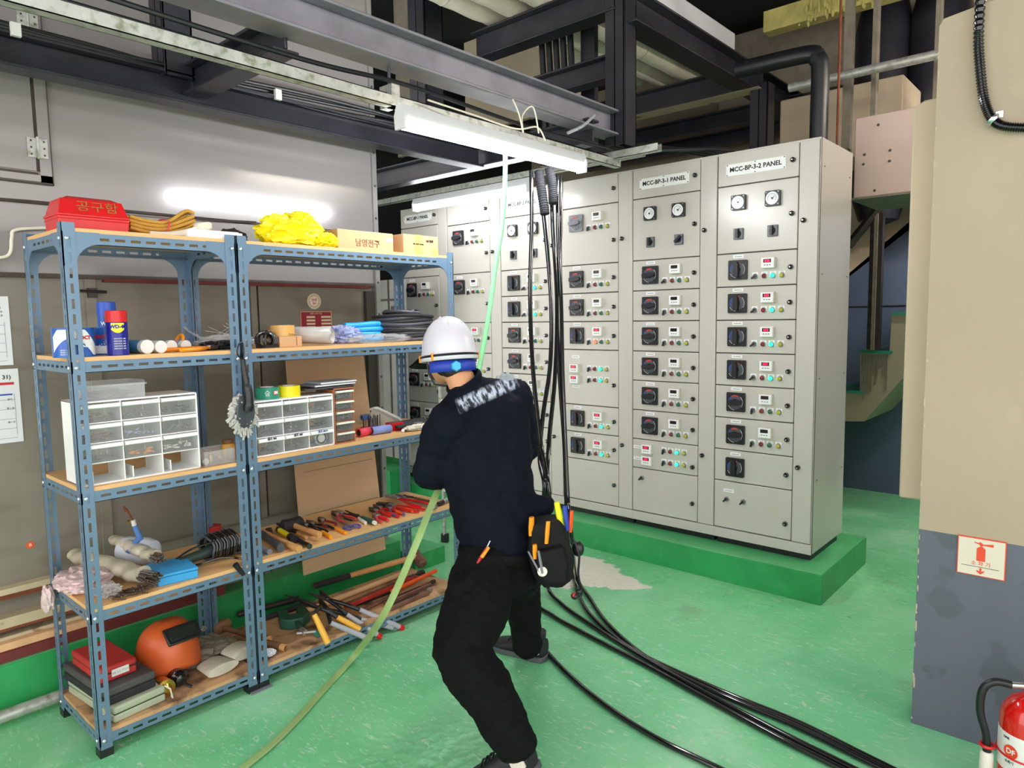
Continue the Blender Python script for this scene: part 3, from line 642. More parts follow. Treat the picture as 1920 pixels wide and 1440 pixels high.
# ------------------------------------------------------------------ fire extinguisher and sign
t = thing('extinguisher_sign', 'square cream extinguisher sign with red border on the slate wall', 'sign', (-.348, CY, .665))
MB().bb((-.069, -.006, -.066), (.069, 0, .066), 'sign_red').build('border', t); MB().bb((-.066, -.0075, -.063), (.066, -.006, .063), 'sign_face').build('face', t)
mb = MB(); mb.prism([(-.013, -.012), (.012, -.012), (.012, .03), (.006, .037), (-.006, .037), (-.013, .03)], -.0085, -.0075, 'sign_red', ax=1)
mb.prism([(-.002, .037), (.003, .037), (.004, .043), (.034, .042), (.034, .052), (.006, .047), (-.004, .054), (-.008, .05), (-.02, .052), (-.02, .049), (-.006, .045)], -.0085, -.0075, 'sign_red', ax=1); mb.build('pictogram', t)
mb = MB(); mb.bb((-.055, -.008, -.034), (.052, -.0075, -.0325), 'ink'); mb.prism([(-.003, -.036), (.003, -.036), (.003, -.048), (.011, -.044), (.011, -.049), (0, -.058), (-.011, -.049), (-.011, -.044), (-.003, -.048)], -.0085, -.0075, 'sign_red', ax=1); mb.build('arrow', t)
text('소 화 기', .017, 'sign_red', parent=t, loc=(0, -.0078, -.022))
t = thing('fire_extinguisher', 'red fire extinguisher with black hose standing at the lower right', 'extinguisher', (-.175, 2.52, 0), PI * .02)
MB().lathe([(.05, 0), (.074, .004), (.076, .02), (.076, .27), (.07, .30), (.05, .33), (.028, .345), (.02, .35), (.02, .36)], 'ext_red', n=40).build('cylinder', t)
MB().lathe([(.0765, .12), (.0768, .121), (.0768, .235), (.0765, .236)], 'white', n=40).build('label_band', t)
MB().lathe([(.0772, .165), (.0772, .225)], 'grey_sw', n=40).build('grey_print', t) if 0 else None
mb = MB(); mb.lathe([(.001, 0), (.02, 0), (.02, .001), (.001, .001)], 'sign_red', Matrix.Rotation(-.55, 4, 'Z') @ Matrix.Translation((0, -.0772, .185)) @ Matrix.Rotation(PI / 2, 4, 'X')); mb.build('emblem', t)
text('DF', .022, 'white', parent=t, loc=(0, 0, .185), rot=(PI / 2, 0, -.55), wrap=.0790, bold=.0005); text('LINE', .010, 'ink', parent=t, loc=(0, 0, .222), rot=(PI / 2, 0, -.75), wrap=.0774); text('소화기', .010, 'ink', parent=t, loc=(0, 0, .150), rot=(PI / 2, 0, -.6), wrap=.0774)
MB().cyl((0, 0, .35), (0, 0, .40), .018, 'chrome').build('valve', t)
mb = MB(); mb.prism([(-.10, .40), (.02, .395), (.02, .412), (-.06, .425), (-.11, .415)], -.01, .01, 'red', ax=1); mb.prism([(-.09, .44), (.02, .415), (.02, .43), (-.08, .455)], -.01, .01, 'red', ax=1)
o = mb.build('handle', t); o.rotation_euler = (0, 0, PI)
MB().cyl((0, 0, .375), (-.05, -.02, .372), .010, 'chrome').build('outlet', t)
MB().tube(spline([(-.048, -.02, .372), (-.09, -.03, .372), (-.118, -.035, .34), (-.122, -.035, .27), (-.105, -.03, .20), (-.1, -.028, .14)], 8), .0115, 'blk', 14).build('hose', t)
mb = MB(); mb.lathe([(.014, .02), (.02, .03), (.018, .14), (.014, .145)], 'ivory', Matrix.Translation((-.1, -.028, 0))); mb.build('nozzle', t)
MB().tube([(.079 * math.cos(a), .079 * math.sin(a), .165) for a in [q * PI / 16 for q in range(32)]], .003, 'red', 6, closed=True).build('strap', t)
mb = MB().tube([(-.1 + .018 * math.cos(a), -.028 + .018 * math.sin(a), .165) for a in [q * PI / 8 for q in range(16)]], .005, 'red', 6, closed=True); mb.build('hose_clip', t)
MB().lathe([(.11, 0), (.115, .01), (.1, .02), (.075, .02)], 'red', n=30).build('stand', t)
# corrugated conduit with clip on the wall
P = [on(1, CY - .024, *q) for q in ((1843, -60), (1835, 60), (1838, 130), (1846, 190), (1862, 225), (1885, 237), (1930, 240))]
pts = spline(P, 44); n = len(pts)
t = thing('corrugated_conduit', 'black corrugated conduit looping down on the cream concrete wall', 'conduit')
MB().tube(pts, [.0155 if i % 4 < 2 else .0125 for i in range(n)], 'blk_gloss', 12).build('conduit_body', t)
v = on(1, CY - .025, 1862, 226); mb = MB(); mb.tube([v + Vector((.018 * math.cos(a) * .7, .018 * math.sin(a), .018 * math.cos(a) * .7)) for a in [q * PI / 8 for q in range(16)]], .004, 'chrome', 6, closed=True, flat=2); mb.box(v + Vector((.014, .02, .02)), (.02, .004, .02), 'chrome'); mb.build('clip', t)

# ------------------------------------------------------------------ switchboards
CACHE = {}
def cached(key, fn, ang=38):
    if key not in CACHE: CACHE[key] = fn().mesh(key, ang)
    return CACHE[key]
def m_knob():
    mb = MB(); mb.lathe([(.012, -.001), (.0125, -.003), (.0125, -.006), (.0125, -.014), (.006, -.021), (.0005, -.0215)], 'blk_gloss', ax='y', n=14)
    mb.lathe([(.0135, 0), (.0135, -.003), (.0105, -.004)], 'blk', ax='y', n=14); mb.lathe([(.0048, -.0195), (.004, -.0225), (.0005, -.0228)], 'chrome', ax='y', n=12); return mb
def arc(mb, r0, r1, a0, a1, y, k, n=10):
    v = []; f = []
    for i in range(n + 1):
        a = a0 + (a1 - a0) * i / n
        for r in (r0, r1):
            v += [(r * math.cos(a), y, r * math.sin(a)), (r * math.cos(a), y + .0008, r * math.sin(a))]
    for i in range(n):
        b = i * 4; f += [(b, b + 2, b + 6, b + 4), (b + 1, b + 5, b + 7, b + 3), (b, b + 4, b + 5, b + 1), (b + 2, b + 3, b + 7, b + 6)]
    mb.add(v, f, k)
def m_switch(on_, body='blk', s=.054):
    def fn():
        mb = MB(); mb.prism([(-s, -s + .004), (-s + .004, -s), (s - .004, -s), (s, -s + .004), (s, s - .004), (s - .004, s), (-s + .004, s), (-s, s - .004)], -.014, 0, body, ax=1)
        mb.lathe([(s * .78, -.0135), (s * .76, -.017), (s * .5, -.018)], 'dk_grey' if body == 'blk' else 'grey_sw', ax='y', n=28)
        arc(mb, s * .58, s * .76, 1.15, 2.15, -.0185, 'redsw'); arc(mb, s * .66, s * .76, 2.3, 3.4, -.0185, 'blue')
        arc(mb, s * .80, s * .83, -.6, .8, -.0185, 'white', 8); arc(mb, s * .80, s * .83, 3.6, 4.6, -.0185, 'white', 8)
        a = PI / 2 if on_ else .08; R = Matrix.Rotation(-a, 4, 'Y')
        mb.prism([(-s * .75, -.010), (-s * .6, -.014), (s * .6, -.012), (s * .8, -.005), (s * .8, .005), (s * .6, .012), (-s * .6, .014), (-s * .75, .010)], -.042, -.017, body, R, ax=1)
        mb.lathe([(s * .36, -.017), (s * .33, -.028)], body, ax='y', n=20); return mb
    return fn
def m_meter(lit):
    def fn():
        mb = MB(); mb.bb((-.036, -.026, -.028), (.036, 0, .028), 'ivory'); mb.bb((-.034, -.03, -.026), (.034, -.026, .026), 'white_pl')
        mb.bb((-.022, -.0315, .001), (.020, -.030, .020), 'disp_dark')
        if lit: 
            for i in range(3): mb.bb((-.014 + i * .010, -.032, .004), (-.008 + i * .010, -.0315, .017), 'led_on')
        for i in range(3): mb.bb((-.018 + i * .014, -.0312, -.014), (-.010 + i * .014, -.03, -.010), 'dk_grey')
        return mb
    return fn
def m_lamp(k, w_=.017):
    def fn():
        mb = MB(); mb.bb((-w_, -.003, -.006), (w_, 0, .022), 'white_pl'); mb.bb((-.009, -.0034, .016), (.009, -.003, .018), 'paper_line')
        mb.lathe([(.0145, 0), (.0145, -.006), (.012, -.009)], 'steel', ax='y', n=14); mb.lathe([(.011, -.006), (.0105, -.016), (.006, -.02), (.001, -.0205)], k, ax='y', n=14); return mb
    return fn
def m_tog(a, plate=True):
    def fn():
        mb = MB()
        if plate: mb.bb((-.017, -.003, -.006), (.017, 0, .022), 'white_pl')
        mb.lathe([(.0145, 0), (.0145, -.006), (.011, -.010)], 'steel', ax='y', n=14); R = Matrix.Rotation(a, 4, 'Y')
        mb.prism([(-.004, -.02), (.004, -.02), (.005, .008), (-.005, .008)], -.022, -.009, 'blk', R, ax=1); return mb
    return fn
def m_gauge():
    mb = MB(); mb.prism([(-.04, -.036), (-.036, -.04), (.036, -.04), (.04, -.036), (.04, .036), (.036, .04), (-.036, .04), (-.04, .036)], -.022, 0, 'blk', ax=1)
    mb.lathe([(.034, -.022), (.034, -.0235), (.001, -.0236)], 'dial', ax='y', n=28); arc(mb, .022, .0235, -.6, 3.7, -.0242, 'dk_grey', 18)
    mb.box((.006, -.0242, .004), (.002, .0008, .024), 'ink', Matrix.Rotation(.5, 4, 'Y')); mb.lathe([(.005, -.0236), (.004, -.026)], 'blk', ax='y', n=10)
    for x in (-.032, .032):
        for z in (-.032, .032): mb.lathe([(.004, -.022), (.003, -.024)], 'steel', T=Matrix.Translation((x, 0, z)), ax='y', n=8)
    return mb
def m_selsw(a):
    def fn():
        mb = MB(); mb.bb((-.027, -.010, -.03), (.027, 0, .03), 'dk_grey'); mb.bb((-.024, -.0105, -.027), (.024, -.010, .027), 'grey_sw')
        R = Matrix.Rotation(a, 4, 'Y'); mb.lathe([(.018, -.010), (.016, -.016)], 'blk', ax='y', n=16); mb.prism([(-.007, -.022), (.007, -.022), (.006, .026), (-.006, .026)], -.034, -.012, 'blk', R, ax=1); return mb
    return fn
def m_label(): return MB().bb((-.031, -.003, -.009), (.031, 0, .009), 'white_pl').bb((-.022, -.0034, -.002), (.022, -.003, .002), 'paper_line')
ZT = [2.384, 2.207, 1.835, 1.650, 1.464, 1.278, 1.094, .908, .723, .538, .258]
LEAF = -.012
def door(parent, z1, z0, w=.447, depthk='cab', knob='mid', name='door', x=.0):
    h_ = z1 - z0 - .005
    mb = MB().bb((.002, -.0, -h_ / 2), (w, .02, h_ / 2), 'cab')
    o = link(name, mb.mesh(name), parent, (x, 0, (z1 + z0) / 2 - .2), 0, .0035)
    if knob is not None:
        kz = {'mid': 0, 'top': h_ * .12}.get(knob, knob if not isinstance(knob, str) else 0)
        link('knob', cached('knob', m_knob), o, (w - .03, 0, kz))
    return o
def plc(key, fn, o, x, z, name): return link(name, cached(key, fn), o, (x, 0, z))
def row_sw(c, z1, z0, on_, lit, lamps='roff', tog=.2, label=True, body='blk', lampson='', tall=False, small=False):
    o = door(c, z1, z0, knob=-.045 if tall else 0.0); zc = (z1 - z0) / 2
    top = zc - .0925
    if tall: top = zc - .10
    s = .044 if small else .054
    plc('switch%d%s%.3f' % (on_, body, s), m_switch(on_, body, s), o, .128, top + 0.0, 'rotary_switch')
    if label: plc('label', m_label, o, .128, top + .074, 'label_plate')
    if small: plc('meter0', m_meter(0), o, .255, top + .012, 'digital_meter')
    else: plc('meter%d' % lit, m_meter(lit), o, .302, top + .028, 'digital_meter')
    xs = (.205, .24, .275, .31) if small else (.225, .276, .323, .372)
    zz_ = top - .04 if not small else top - .028
    ks = ['lamp_red_on' if 'R' in lampson else 'lamp_red', 'lamp_green_on' if 'G' in lampson else 'lamp_green', 'lamp_yel']
    if small: ks[2] = 'lamp_yel'
    plc('tog%.1f' % tog, m_tog(tog), o, xs[0], zz_, 'toggle_switch')
    for x, k in zip(xs[1:], ks): plc(k, m_lamp(k), o, x, zz_, 'indicator_lamp')
    return o
def row_gauge(c, a1=0.0, a2=0.0):
    o = door(c, ZT[1], ZT[2]); dz = (ZT[1] + ZT[2]) / 2
    for x in (.128, .318): plc('gauge', m_gauge, o, x, 2.110 - dz, 'dial_gauge')
    for x, a in ((.128, a1), (.318, a2)): plc('sel%.1f' % a, m_selsw(a), o, x, 1.940 - dz, 'selector_switch')
    return o
def row_double(c, z1, z0, g1='G', g2='G', tall=False):
    o = door(c, z1, z0, knob=-.04); 
    cz = (z1 - z0) / 2 - (.124 if tall else .055)
    for i in range(2):
        z = cz - i * .073; xm = .114 if not tall else .114
        plc('meter1', m_meter(1), o, xm, z, 'digital_meter')
        plc('label', m_label, o, .040 if not tall else .114, z + (.004 if not tall else (.075 if i == 0 else -.05)), 'label_plate')
        plc('tog.2', m_tog(.2), o, .225, z, 'toggle_switch')
        g_ = (g1, g2)[i]
        for x, k in zip((.27, .316, .362), ('lamp_red', 'lamp_green_on' if g_ == 'G' else 'lamp_green', 'lamp_yel')): plc(k, m_lamp(k), o, x, z, 'indicator_lamp')
    return o
def top_door(c, s=None, z0=ZT[1], z1=ZT[0]):
    o = door(c, z1, z0, w=.447, knob=0.0)
    if s:
        b = MB().bb((-.165, -.004, -.032), (.165, 0, .032), 'white_pl')
        for x in (-.158, 0, .158):
            for z in (-.027, .027): b.lathe([(.003, -.004), (.003, -.007)], 'ink', T=Matrix.Translation((x, 0, z)), ax='y', n=8)
        p = b.build('name_plate', o, (.215, 0, -.004)); text(s, .034, 'ink', name='name_plate_lettering', parent=o, loc=(.215, -.0045, -.004), rot=RX, sx=1.0, bold=.0009)
    return o
def cabinet(x0, label, fn, first=False, last=False, w=.555):
    c = thing('switchboard', label, 'switchboard', (x0, YP, .2), group=None)
    mb = MB(); mb.bb((.0005, .02, 0), (w - .0005, .5, 2.184), 'cab_side'); mb.bb((.0, -.002, 0), (w, .02, .055), 'cab'); mb.bb((0, .0145, .05), (w, .0199, 2.184), 'cab_gap')
    mb.bb((.0005, .001, 2.178), (w - .0005, .02, 2.19), 'cab')
    if last:
        mb.bb((w - .001, .0, 0), (w + .002, .53, 2.19), 'cab'); mb.bb((w - .001, .005, 0), (w + .0035, .012, 2.19), 'cab_gap')
        for z in (.4, .95, 1.5, 2.05):
            for y in (.06, .48): mb.ell((w + .003, y, z), (.003, .004, .004), 'dk_grey', n=8, m=5)
    mb.build('casing', c, bev=.002)
    MB().bb((.01, .03, -.04), (w - .01, .48, 0), 'blk').build('base_channel', c)
    s = MB().bb((.4505, 0, .058), (w - .004, .02, 2.182), 'cab').build('wireway_door', c, bev=.0035)
    for z in (1.979, .67): link('knob', cached('knob', m_knob), s, (.478, 0, z - .2))
    fn(c); return c
def f32(c):
    top_door(c, 'MCC-BP-3-2 PANEL'); row_gauge(c)
    for i in range(2, 6): row_sw(c, ZT[i], ZT[i + 1], 1, 1, lampson='G', tog=.9)
    for i in (6, 7): row_sw(c, ZT[i], ZT[i + 1], 0, 0)
    o = door(c, ZT[8], ZT[9], knob=-.01); plc('switch1blk0.054', m_switch(1), o, .128, -.005, 'rotary_switch'); plc('label', m_label, o, .128, .07, 'label_plate')
    o = door(c, ZT[9], ZT[10], knob=-.05); plc('label', m_label, o, .09, .085, 'label_plate')
    for x in (.078, .178): plc('togp', m_tog(.8, False), o, x, .034, 'toggle_switch')
def f31(c):
    top_door(c, 'MCC-BP-3-1 PANEL'); row_gauge(c, 0.0, .8)
    for i in range(2, 8): row_sw(c, ZT[i], ZT[i + 1], 0, 0, tog=.9 if i == 2 else .2)
    row_double(c, ZT[8], ZT[9]); o = door(c, ZT[9], ZT[10], knob=-.03); plc('togp', m_tog(.8, False), o, .07, .08, 'toggle_switch')
def fmid(c):
    top_door(c)
    row_sw(c, ZT[1], ZT[2], 0, 0, body='grey_sw', tall=True, label=False)
    row_sw(c, ZT[2], ZT[3], 0, 0); row_sw(c, ZT[3], ZT[4], 0, 0); row_sw(c, ZT[4], ZT[5], 1, 1, lampson='R')
    row_double(c, ZT[5], ZT[7], 'G', 'G', tall=True)
    row_sw(c, ZT[7], ZT[8], 1, 1, lampson='G'); row_sw(c, ZT[8], ZT[9], 1, 1, lampson='G'); door(c, ZT[9], ZT[10], knob=0.0)
def fbp2(c):
    top_door(c, 'MCC-BP-2 PANEL'); row_gauge(c)
    row_sw(c, ZT[2], ZT[3], 1, 0, lampson='G', tog=.9); row_sw(c, ZT[3], ZT[4], 1, 0, lampson='G', tog=.9)
    for i in (4, 5): row_sw(c, ZT[i], ZT[i + 1], 0, 0)
    row_sw(c, ZT[6], ZT[7], 0, 0, lampson='G'); row_sw(c, ZT[7], ZT[8], 0, 1); row_sw(c, ZT[8], ZT[9], 1, 1, lampson='G'); door(c, ZT[9], ZT[10], knob=0.0)
def fc1(c):
    top_door(c)
    row_sw(c, ZT[1], ZT[2], 0, 0, tall=True); row_sw(c, ZT[2], ZT[4], 0, 0, tall=True); row_sw(c, ZT[4], 1.234, 0, 1); row_sw(c, 1.234, 1.0, 0, 0); row_sw(c, 1.0, .63, 0, 0, tall=True); door(c, .63, ZT[10], knob=0.0)
def fc0(c):
    top_door(c, 'MCC-BP-1 PANEL', z0=2.235); door(c, 2.235, ZT[2], knob=None); row_sw(c, ZT[2], ZT[4], 0, 0, tall=True); door(c, ZT[4], 1.103, knob=None); row_sw(c, 1.103, .818, 0, 0, tall=True); row_sw(c, .818, ZT[10], 0, 0, tall=True)
cabinet(-1.795, 'rightmost grey switchboard cabinet, second name plate ending 3-2', f32, last=True)
cabinet(-2.35, 'grey switchboard cabinet with name plate ending 3-1', f31)
cabinet(-2.905, 'grey switchboard without name plate, right behind the hanging black cables', fmid)
cabinet(-3.46, 'grey switchboard partly behind the worker, with two dial gauges', fbp2)
cabinet(-4.015, 'grey switchboard left of the green rope, above the worker helmet', fc1)
cabinet(-4.57, 'leftmost grey switchboard seen through the end of the right shelf', fc0)

# ------------------------------------------------------------------ black cables
def P_(*a): return at(*a)
cb = thing('x', 'x', 'x'); bpy.data.objects.remove(cb)
def drop(px0, px1, d0, mid=(), foot=None, r=.011, label='', tailpts=()):
    P = [at(*q) for q in px0] + [Vector(q) for q in tailpts]
    return cable('power_cable', label, P, r, 'blk_gloss', 10, 8)
ZF = .013
drop([(996, 320, 3.6), (997, 420, 3.58), (994, 560, 3.5), (1000, 700, 3.4), (1014, 830, 3.3), (1030, 940, 3.2)], None, 0, label='black cable hanging leftmost beside the worker, straight down', tailpts=[(-2.30, 2.78, .30), (-2.26, 2.70, .04), (-2.10, 2.64, ZF), (-1.848, 2.577, ZF), (-1.473, 2.499, ZF), (-1.154, 2.417, ZF), (-.862, 2.351, ZF), (-.673, 2.319, ZF), (-.3, 2.25, ZF)])
drop([(1010, 335, 3.65), (1022, 430, 3.62), (1033, 560, 3.55), (1032, 680, 3.45), (1018, 780, 3.35), (1012, 860, 3.28), (1020, 930, 3.2)], None, 0, label='black cable bowing right then crossing behind the straight cable', tailpts=[(-2.34, 2.72, .28), (-2.3, 2.62, .04), (-2.12, 2.47, ZF), (-1.97, 2.371, ZF), (-1.716, 2.238, ZF), (-1.459, 2.137, ZF), (-1.212, 2.076, ZF), (-.981, 2.059, ZF), (-.5, 2.04, ZF)])
drop([(1034, 335, 3.7), (1036, 420, 3.68), (1044, 560, 3.62), (1041, 700, 3.52), (1030, 820, 3.42), (1024, 920, 3.35)], None, 0, label='black cable hanging behind the crossing cable, slightly curved', tailpts=[(-2.40, 2.95, .3), (-2.33, 2.88, .05), (-2.15, 2.78, ZF), (-1.85, 2.66, ZF), (-1.47, 2.535, ZF), (-1.154, 2.45, ZF), (-.862, 2.385, ZF), (-.673, 2.35, ZF), (-.3, 2.28, ZF)])
drop([(1046, 330, 3.7), (1046, 430, 3.68), (1052, 560, 3.62), (1055, 700, 3.55), (1060, 830, 3.48), (1065, 940, 3.42), (1072, 1010, 3.3)], None, 0, label='black cable hanging second from right before the cabinets', tailpts=[(-2.25, 3.05, .05), (-2.1, 2.95, ZF), (-1.834, 2.735, ZF), (-1.509, 2.56, ZF), (-1.18, 2.49, ZF), (-.856, 2.462, ZF), (-.593, 2.41, ZF), (-.2, 2.33, ZF)])
drop([(1052, 330, 3.72), (1051, 430, 3.7), (1044, 560, 3.64), (1049, 700, 3.58), (1058, 830, 3.5), (1062, 940, 3.45), (1066, 1010, 3.38)], None, 0, label='black cable hanging farthest right before the cabinets', tailpts=[(-2.32, 3.1, .06), (-2.2, 2.98, ZF), (-1.95, 2.76, ZF), (-1.6, 2.585, ZF), (-1.18, 2.515, ZF), (-.856, 2.49, ZF), (-.593, 2.435, ZF), (-.2, 2.35, ZF)])
for px, y0, y1, dx, lab in ((1016, 320, 402, 6, 'ribbed black sleeve around the left cables below the strut'), (1036, 315, 382, 2, 'ribbed black sleeve around the right cables below the strut')):
    pts = spline([at(px - 6, y0, 3.63), at(px, (y0 + y1) / 2, 3.63), at(px + dx, y1, 3.62)], 20); tag(MB().tube(pts, [.026 if i % 2 else .022 for i in range(len(pts))], 'blk_soft', 12).build('cable_sleeve'), lab, 'conduit')

# ------------------------------------------------------------------ storage racks
def slotted(mb, o, d, u, nrm, L_, w, t=.0022, pitch=.05, sl=.032, sw=.009, k='steel_blue', off=.5, start=.03):
    """flat strip from o along d, width along u, with a row of real slots"""
    o, d, u, nrm = Vector(o), Vector(d), Vector(u), Vector(nrm)
    def bx(a0, a1, b0, b1):
        vs = [o + d * a + u * b + nrm * c for a in (a0, a1) for b in (b0, b1) for c in (0, t)]
        mb.add(vs, [(0, 1, 3, 2), (4, 6, 7, 5), (0, 4, 5, 1), (2, 3, 7, 6), (0, 2, 6, 4), (1, 5, 7, 3)], k)
    c = w * off; bx(0, L_, 0, c - sw / 2); bx(0, L_, c + sw / 2, w)
    a = 0; s = start
    while s + sl < L_ - .01: bx(a, s, c - sw / 2, c + sw / 2); a = s + sl; s += pitch
    bx(a, L_, c - sw / 2, c + sw / 2)
LEV = [1.813, 1.39, .95, .533, .093]
BOLT = [MB().ell((0, 0, 0), (.004, .0065, .0065), 'bolt', n=10, m=6).mesh('bolt'), MB().ell((0, 0, 0), (.0065, .004, .0065), 'bolt', n=10, m=6).mesh('bolt')]
def rack(label, y0, y1):
    t = thing('storage_rack', label, 'shelf', (XB, y0, 0)); D = XR - XB; W = y1 - y0; pw = .040
    X, Y, Z = Vector((1, 0, 0)), Vector((0, 1, 0)), Vector((0, 0, 1))
    for cx, sx in ((D, -1), (0, 1)):
        for cy, sy in ((0, 1), (W, -1)):
            mb = MB(); slotted(mb, (cx, cy, .02), Z, Y * sy, X * sx, 1.81, pw); slotted(mb, (cx, cy, .02), Z, X * sx, Y * sy, 1.81, pw)
            mb.bb((cx + .002 * sx * -1, cy - .002 * sy, 0), (cx + sx * .042, cy + sy * .042, .028), 'blk'); mb.build('post', t)
    for li, z in enumerate(LEV):
        mb = MB(); mb.bb((.004, .004, z - .018), (D - .004, W - .004, z), 'board' if li < 3 else ('board' if li == 3 else 'board_dirty')); mb.build('shelf_board', t)
        for cx, sx in ((D, -1), (0, 1)):
            mb = MB(); slotted(mb, (cx + sx * .0022, .0, z - .052), Y, Z, X * sx * 1.0, W, .038, start=.06); mb.bb((cx + sx * .0022, 0, z - .052), (cx + sx * .03, W, z - .050), 'steel_blue'); mb.build('beam', t)
        for cy, sy in ((0, 1), (W, -1)):
            mb = MB(); slotted(mb, (0, cy + sy * .0022, z - .052), X, Z, Y * sy, D, .038, start=.06); mb.build('side_beam', t)
        for cy, sy in ((0, 1), (W, -1)): link('bolt', BOLT[0], t, (D + .002, cy + sy * .014, z - .034))
        link('bolt', BOLT[1], t, (D - .02, -.002, z - .034)); link('bolt', BOLT[1], t, (.02, -.002, z - .034))
    z = LEV[0] - .05; r = .075   # curved gussets at the top
    cur = [(.0, .038), (.0, -r)] + [(.038 + r * (1 - math.cos(a)), -r + r * math.sin(a)) for a in [q * PI / 16 for q in range(9)]] + [(.038 + r, .038)]
    for cx, sx in ((D, 1), (0, -1)):
        for cy, sy in ((0, 1), (W, -1)):
            MB().prism([(cy + sy * a, z + b) for a, b in cur], cx - .004 * sx, cx - .002 * sx, 'steel_blue', ax=0).build('gusset', t)
            MB().prism([(cx - sx * a, z + b) for a, b in cur], cy + .002 * sy, cy + .004 * sy, 'steel_blue', ax=1).build('gusset', t)
    return t
rack('narrow blue grey slotted steel shelf at left with orange boards', .752, 1.337)
rack('wide blue grey slotted steel shelf beside the worker, right of the narrow one', 1.343, 2.49)
tag(MB().bb((-2.66, 1.30, -.001), (-2.58, 1.39, .006), 'grey_sw').build('floor_plate'), 'small grey plate on the floor under the joined front posts', 'plate')

S1, S2, S3, S4, S5 = LEV
def lay(pa, pb, z, zoff=0):
    a = on(2, z, *pa); b = on(2, z, *pb); d = b - a; d.z = 0
    return Vector((a.x, a.y, z + zoff)), d.length, math.atan2(d.y, d.x)

# ---- top shelf
t = thing('tool_case', 'bright red plastic case with faded gold lettering on top of the left shelf', 'case', (-2.66, .785, S1), 0)
mb = MB(); W_ = .215; D_ = .14
def taper(mb, x0, x1, y0, y1, z0, z1, ins, k): mb.add([(x0, y0, z0), (x1, y0, z0), (x1, y1, z0), (x0, y1, z0), (x0 + ins, y0 + ins, z1), (x1 - ins, y0 + ins, z1), (x1 - ins, y1 - ins, z1), (x0 + ins, y1 - ins, z1)], [(3, 2, 1, 0), (4, 5, 6, 7), (0, 1, 5, 4), (1, 2, 6, 5), (2, 3, 7, 6), (3, 0, 4, 7)], k)
taper(mb, -D_, 0, -.02, W_ - .02, 0, .048, -.003, 'red'); mb.build('case_base', t, bev=.004)
mb = MB(); taper(mb, -D_ - .002, .002, -.022, W_ - .018, .05, .105, .016, 'red'); taper(mb, -D_ + .02, -.02, 0, W_ - .04, .105, .116, .02, 'red'); mb.bb((-D_ - .005, -.025, .046), (.005, W_ - .015, .053), 'red'); mb.bb((-D_ - .003, -.024, .035), (.004, W_ - .016, .038), 'red'); mb.build('case_lid', t, bev=.004)
text('공구함', .040, 'gold', parent=t, loc=(-.004, .10, .079), rot=(PI / 2 - .28, 0, PI / 2), ext=.001, sx=1.2)
t = thing('hose_bundle', 'bundle of tan hoses tied with pink string beside the red case', 'hose', (0, 0, S1))
mb = MB()
for i in range(13):
    yo = random.uniform(-.01, .01); zz = .012 + (i % 4) * .013; xo = -2.70 - (i // 4) * .022
    mb.tube(spline([(xo, 1.0 + yo, zz + .016), (xo + .005, 1.06, zz + .004), (xo, 1.13, zz + .008), (xo - .005, 1.2 + .01 * (i % 3), zz + .03 + .008 * (i % 4)), (xo - .01, 1.235 + yo, zz + .05)], 6), .0065, 'hose', 8)
mb.build('hoses', t); 
MB().tube([(-2.73 + .05 * math.cos(a), 1.125 + .008 * math.sin(a * 2), .035 + .035 * math.sin(a)) for a in [q * PI / 10 for q in range(20)]], .003, 'rose', 6, closed=True).build('string', t)
mb = MB()
for i in range(6):
    mb.tube(spline([(-2.66 - .015 * i, 1.05 + .02 * i, .010), (-2.65, 1.14 + .015 * i, .010 + .006 * i), (-2.67, 1.22, .022 + .006 * i), (-2.70, 1.28 + .006 * (i % 3), .045 + .004 * i), (-2.74, 1.27, .03), (-2.72, 1.2, .02)], 6), .0062, 'cord_w', 8)
tag(mb.build('cord_bundle', loc=(0, 0, S1)), 'looped off white cord bundle lying against the tan hoses', 'cord')
mb = MB(); mb.bb((-2.80, 1.17, 0), (-2.63, 1.385, .03), 'white_pl'); mb.bb((-2.79, 1.18, .03), (-2.64, 1.375, .034), 'white_pl'); tag(mb.build('plastic_tray', loc=(0, 0, S1), bev=.006), 'flat white plastic tray on the top boards between both shelves', 'tray')
t = blob((-2.82, 1.44, .03), (.05, .06, .04), 'dk_steel', .2, 3, 3).build('cloth_lump', loc=(0, 0, S1)); tag(t, 'dark crumpled lump between the white tray and yellow bag', 'cloth')
t = thing('yellow_bag', 'crumpled bright yellow plastic bag knotted on the top shelf', 'bag', (-2.70, 1.64, S1))
blob((0, 0, .058), (.085, .15, .076), 'yel_bag', .30, 1.9, 5, sub=6, ridge=True).build('bag_body', t)
mb = blob((.03, .03, .11), (.045, .055, .036), 'yel_bag', .35, 2.6, 9, ridge=True); blob((.05, .13, .03), (.05, .06, .035), 'yel_bag', .35, 2.4, 12, MBo=mb, ridge=True); mb.build('knot', t)
